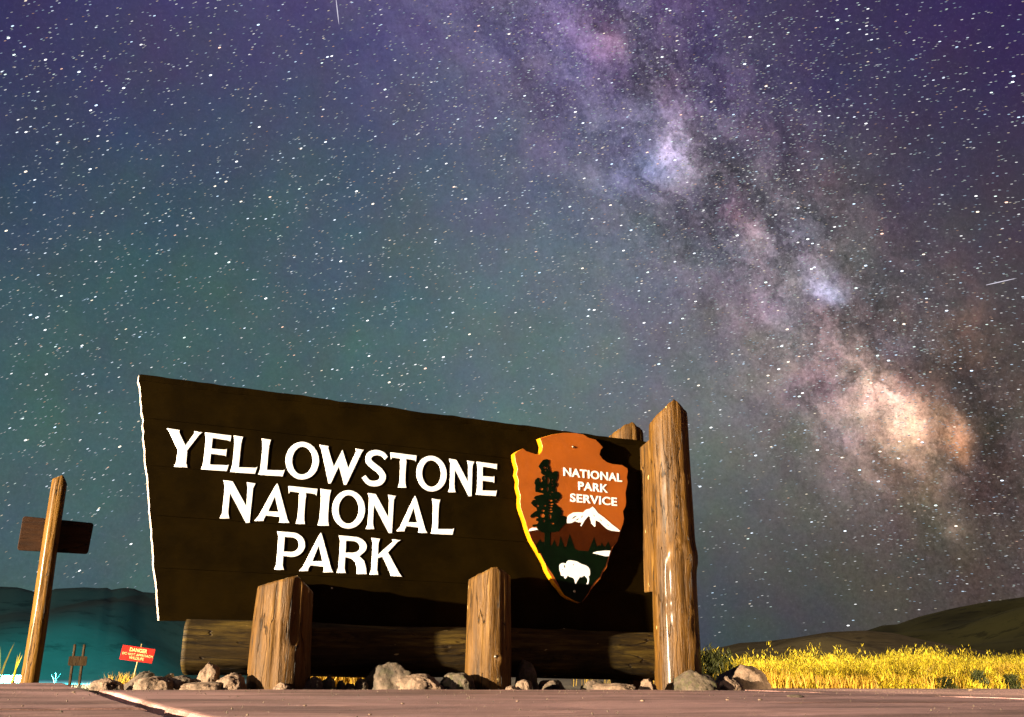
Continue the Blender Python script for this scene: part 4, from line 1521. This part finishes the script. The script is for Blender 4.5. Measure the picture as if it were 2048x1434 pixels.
# rabbitbrush clumps along the field, one mass
xs_, ys_, zs_, hs_, ws_ = [], [], [], [], []
for k in range(230):
    sy_ = 0.95 + 15 * random.random() ** 1.5
    sx_ = random.uniform(max(3.9 if sy_ < 1.3 else 3.1, 2.4 + 0.72 * sy_), 9.0 + sy_ * 1.36)
    c0 = from_sign(sx_, sy_)
    nearb = sy_ < 2.2
    r = random.uniform(0.16, 0.30) if nearb else random.uniform(0.26, 0.50)
    h = random.uniform(0.12, 0.34) if nearb else random.uniform(0.24, 0.54) + 0.006 * sy_
    n = 1150 if sy_ < 7 else 600
    d = rng.normal(0, 1, (n, 3))
    d /= np.linalg.norm(d, axis=1)[:, None]
    d[:, 2] = np.abs(d[:, 2])
    rad = rng.uniform(0.3, 1.0, n) ** 0.5 * (0.85 + 0.35 * np.sin(d[:, 0] * 5 + k) * np.cos(d[:, 1] * 6 + k))
    xs_.append(c0.x + d[:, 0] * r * rad)
    ys_.append(c0.y + d[:, 1] * r * rad)
    zs_.append(gz(c0.x, c0.y) + d[:, 2] * h * rad)
    fs_ = 1.0 if sy_ < 7 else 1.6
    hs_.append(rng.uniform(0.025, 0.06, n) * fs_)
    ws_.append(rng.uniform(0.005, 0.012, n) * fs_)
cat_ = [np.concatenate(q_) for q_ in (xs_, ys_, zs_, hs_, ws_)]
blades('brush', *cat_, rng.uniform(0.2, 1.1, len(cat_[0])), M['brush'], 'bushy yellow rabbitbrush tops rising over the grass field')

# dark shrub behind the pillar
q, _, _ = on_line(1432, 1.3)
bush(q.x, q.y, 0.33, 0.50, 2600, M['weed'], 'shrub', 'dark green shrub between the tall pillar and the golden grass', 'shrub', wid=0.014, ll=0.06)
for k, (px, off_, hh_, lb) in enumerate(((1955, 0.78, 0.24, 'dark leafy weed at the front of the grass, tallest of three by the right edge'), (2020, 0.85, 0.19, 'dark leafy weed at the very right edge of the grass'),
                                         (1890, 0.80, 0.15, 'low dark weed at the front of the grass, leftmost of three'))):
    q, _, _ = on_line(px, off_ + 0.1)
    n = 620
    t_ = rng.uniform(0, 1, n)
    an = rng.uniform(0, 2 * pi, n)
    X = q.x + np.cos(an) * 0.10 * (1.1 - t_) + np.clip(rng.normal(0, .04, n), -.08, .08)
    Y = q.y + np.sin(an) * 0.06 * (1.1 - t_)
    Z = gz(q.x, q.y) + t_ * hh_
    blades('weed', X, Y, Z, rng.uniform(0.03, 0.06, n), rng.uniform(0.006, 0.013, n), rng.uniform(0.4, 1.2, n), M['weed'], lb, 'weed', kind=None, group='dark weeds at the edge of the grass')


def tuft(name, px, off_, n, h0, h1, spread, mat, label, cat, w=(0.004, 0.008), lean_=(0.1, 0.7), pos=None, group=None, zb=None):
    if pos is None:
        q_, _, _ = on_line(px, off_)
    else:
        q_ = pos
    X = q_.x + np.clip(rng.normal(0, spread, n), -2 * spread, 2 * spread)
    Y = q_.y + rng.normal(0, spread * 0.6, n)
    Z = gzs(X, Y) if zb is None else np.full(n, zb)
    return blades(name, X, Y, Z, rng.uniform(h0, h1, n), rng.uniform(*w, n), rng.uniform(*lean_, n), mat, label, cat, kind=None, group=group)


tuft('grass_tuft', 252, 1.5, 260, 0.08, 0.17, 0.10, M['grass'], 'yellow grass tuft behind the wedge shaped rock, beside the danger sign', 'grass tuft')
tuft('grass_tuft', 185, 0.55, 220, 0.04, 0.09, 0.06, M['pale'], 'short dry straw at the left end of the rock row', 'grass tuft')
tuft('flower_stalks', 1454, 0.55, 16, 0.30, 0.36, 0.05, M['brush'], 'thin yellow flower stalks standing behind the large pale boulder', 'plant', lean_=(0.05, 0.25))
# tuft lit by the cyan headlamp
pl = ground(20, 1356, -0.06)
base_l = CAM + ray(18, 1356) * (26.6 / ray(18, 1356).y)
base_l = Vector((base_l.x, base_l.y, 0))
tuft('grass_tuft', 0, 0, 1300, 0.06, 0.24, 0.28, M['pale'], 'pale leafy tuft glowing white and cyan at the bottom left corner', 'grass tuft', pos=base_l, w=(0.010, 0.024), lean_=(0.3, 1.2))
for px, hh_, lb in ((27, .75, 'tall blurred yellow green stem right of the glowing tuft'), (1, .95, 'tall yellow green stem at the very left edge')):
    qq = CAM + ray(px, 1350) * (24.0 / ray(px, 1350).y)
    tuft('plant_stem', 0, 0, 4, hh_ * .7, hh_, 0.03, M['brush'], lb, 'plant', pos=Vector((qq.x, qq.y, 0)), w=(0.03, 0.05), lean_=(0.1, 0.3))
qq = CAM + ray(112, 1355) * (26.0 / ray(112, 1355).y)
tuft('grass_tuft', 0, 0, 5, 0.22, 0.34, 0.012, M['pale'], 'few white curved blades between the tall pole and the low sign', 'grass tuft', pos=Vector((qq.x, qq.y, 0)), w=(0.008, 0.014), lean_=(0.3, 0.9))

lamp_q = CAM + ray(30, 1352) * (25.0 / ray(30, 1352).y)
co.location = (lamp_q.x, lamp_q.y, 0.42)
co.rotation_euler = Vector((-0.30, 1, 0.06)).to_track_quat('-Z', 'Y').to_euler()

# ------------------------------------------------------------------ stars
RS = 4000.0
POLE = Vector((sin(radians(22)) * cos(radians(-44)), cos(radians(22)) * cos(radians(-44)), sin(radians(-44)))).normalized()


def star_dirs(n):
    v = rng.normal(0, 1, (n, 3))
    v /= np.linalg.norm(v, axis=1)[:, None]
    v[:, 2] = np.abs(v[:, 2])
    return v


nb = np.array(NB)
S1 = star_dirs(150000)
dens = 0.55 + 0.45 * np.array([mnoise.noise(Vector(tuple(v * 5))) for v in S1])
S1 = S1[rng.uniform(0, 1, len(S1)) < np.clip(dens + 0.2, 0.2, 1)]
S2 = star_dirs(190000)
of = S2 @ nb
kp = rng.uniform(0, 1, len(S2)) < np.exp(-(of / 0.19) ** 2) * 0.85 * np.clip(0.55 + 1.1 * np.array([mnoise.noise(Vector(tuple(v * 7))) for v in S2]), 0.1, 1)
S2 = S2[kp]
mag1 = np.concatenate([rng.pareto(2.1, len(S1)) * 0.30 + 0.15, rng.pareto(2.4, len(S2)) * 0.17 + 0.14])
S_ = np.concatenate([S1, S2])
vis = (S_[:, 2] > 0.012) & (rng.uniform(0, 1, len(S_)) < np.clip(0.12 + 3.0 * S_[:, 2], 0, 1))
S_, mag1 = S_[vis], np.clip(mag1[vis], 0, 5.0)
# named bright ones of the photograph, by their place in the sky
BR = [(1422, 855, 3.4, 0), (1400, 973, 3.2, 1), (1536, 751, 3.2, 3), (1605, 786, 2.6, 0), (1690, 1062, 3.0, 1), (1684, 915, 2.6, 3), (1777, 721, 4.6, 1), (1732, 247, 3.0, 0), (1500, 74, 3.4, 0), (651, 284, 3.2, 1), (770, 179, 3.0, 2),
      (90, 660, 3.2, 0), (735, 641, 3.0, 0), (1596, 416, 3.2, 1), (1350, 320, 3.0, 2), (1018, 68, 2.6, 3), (1166, 246, 3.0, 1), (1804, 542, 3.6, 1), (1952, 392, 2.8, 0), (17, 76, 3.6, 1), (432, 507, 2.6, 0), (1430, 277, 2.8, 2),
      (1912, 1052, 3.2, 3), (2004, 961, 3.0, 1), (452, 363, 2.6, 3), (1365, 637, 2.6, 2), (482, 403, 2.8, 3), (540, 394, 2.8, 4), (52, 264, 2.6, 0), (1797, 917, 3.0, 3), (1799, 883, 2.8, 3), (196, 1020, 2.6, 1), (262, 1088, 2.6, 0), (738, 712, 2.6, 0)]
cols = np.array([[1, 1, 1], [0.78, 0.88, 1.0], [0.80, 1.0, 0.92], [1.0, 0.86, 0.66], [1.0, 0.62, 0.45], [0.6, 0.8, 1.0]])
ci = rng.choice(6, len(S_), p=[0.30, 0.24, 0.14, 0.13, 0.04, 0.15])
S_ = np.concatenate([S_, np.array([dirpx(x, y)[:] for x, y, _, _ in BR])])
mag1 = np.concatenate([mag1, np.array([m_ for _, _, m_, _ in BR])])
ci = np.concatenate([ci, np.array([c_ for _, _, _, c_ in BR])])
n = len(S_)
P_ = np.array(POLE)
tg = np.cross(P_, S_)
tg /= np.linalg.norm(tg, axis=1)[:, None]
bt = np.cross(S_, tg)
pxr = RS / (FPX / 2)          # one picture pixel at the star sphere
hw = pxr * np.clip(0.25 + 0.09 * mag1, 0.26, 0.62)
hl = hw + pxr * 0.9
bright = np.clip(0.16 + 0.85 * mag1, 0.22, 2.4)
V = np.zeros((n, 6, 3))
for k, (a, b_) in enumerate(((-1, 0), (-0.55, -1), (0.55, -1), (1, 0), (0.55, 1), (-0.55, 1))):
    V[:, k] = S_ * RS + tg * (hl * a)[:, None] + bt * (hw * b_)[:, None]
me = bpy.data.meshes.new('stars')
me.vertices.add(n * 6)
me.vertices.foreach_set('co', V.reshape(-1))
me.loops.add(n * 6)
me.loops.foreach_set('vertex_index', np.arange(n * 6, dtype=np.int32))
me.polygons.add(n)
me.polygons.foreach_set('loop_start', (np.arange(n) * 6).astype(np.int32))
me.update(calc_edges=True)
at = me.attributes.new('star', 'FLOAT_COLOR', 'POINT')
cc = np.ones((n, 4))
cc[:, :3] = cols[ci] * bright[:, None]
at.data.foreach_set('color', np.repeat(cc, 6, axis=0).reshape(-1).astype(np.float32))
m = bpy.data.materials.new('star light')
m.use_nodes = True
m.node_tree.nodes.clear()
t = NT(m.node_tree)
an = t.n('ShaderNodeAttribute', attribute_name='star')
em = t.n('ShaderNodeEmission')
t.link(an.outputs['Color'], em.inputs['Color'])
em.inputs['Strength'].default_value = 1.0
ou = t.n('ShaderNodeOutputMaterial')
t.link(em.outputs[0], ou.inputs[0])
m.cycles.emission_sampling = 'NONE'
me.materials.append(m)
o = bpy.data.objects.new('stars', me)
COL.objects.link(o)
tag(o, 'countless stars across the night sky', kind='stuff')
M['star'] = m

# two meteors
for (a, b_, lb) in (((672, -2), (678, 50), 'thin white meteor at the top edge, left of centre'), ((1972, 570), (2034, 556), 'thin white meteor near the right edge beside the milky way')):
    d0, d1 = dirpx(*a) * RS * 0.98, dirpx(*b_) * RS * 0.98
    ax = (d1 - d0)
    mid = (d0 + d1) / 2
    bm = bmesh.new()
    N_, rw = 10, pxr * 0.35
    zq = ax.normalized().cross(mid.normalized()).normalized()
    yq = ax.normalized().cross(zq)
    rs = []
    for i in range(N_ + 1):
        s_ = i / N_
        r_ = rw * (sin(pi * min(1, s_ * 0.9 + 0.1)) ** 0.7 + 0.05)
        rs.append([bm.verts.new(d0 + ax * s_ + (zq * cos(k * pi / 3) + yq * sin(k * pi / 3)) * r_) for k in range(6)])
    for i in range(N_):
        for k in range(6):
            bm.faces.new((rs[i][k], rs[i][(k + 1) % 6], rs[i + 1][(k + 1) % 6], rs[i + 1][k]))
    mm = bpy.data.materials.get('meteor light')
    if mm is None:
        mm = bpy.data.materials.new('meteor light')
        mm.use_nodes = True
        mm.node_tree.nodes.clear()
        t = NT(mm.node_tree)
        em = t.n('ShaderNodeEmission')
        em.inputs['Color'].default_value = (0.9, 0.85, 1, 1)
        em.inputs['Strength'].default_value = 0.9
        ou = t.n('ShaderNodeOutputMaterial')
        t.link(em.outputs[0], ou.inputs[0])
        mm.cycles.emission_sampling = 'NONE'
    o = bm_obj('meteor', bm, mm, None)
    tag(o, lb, 'meteor')
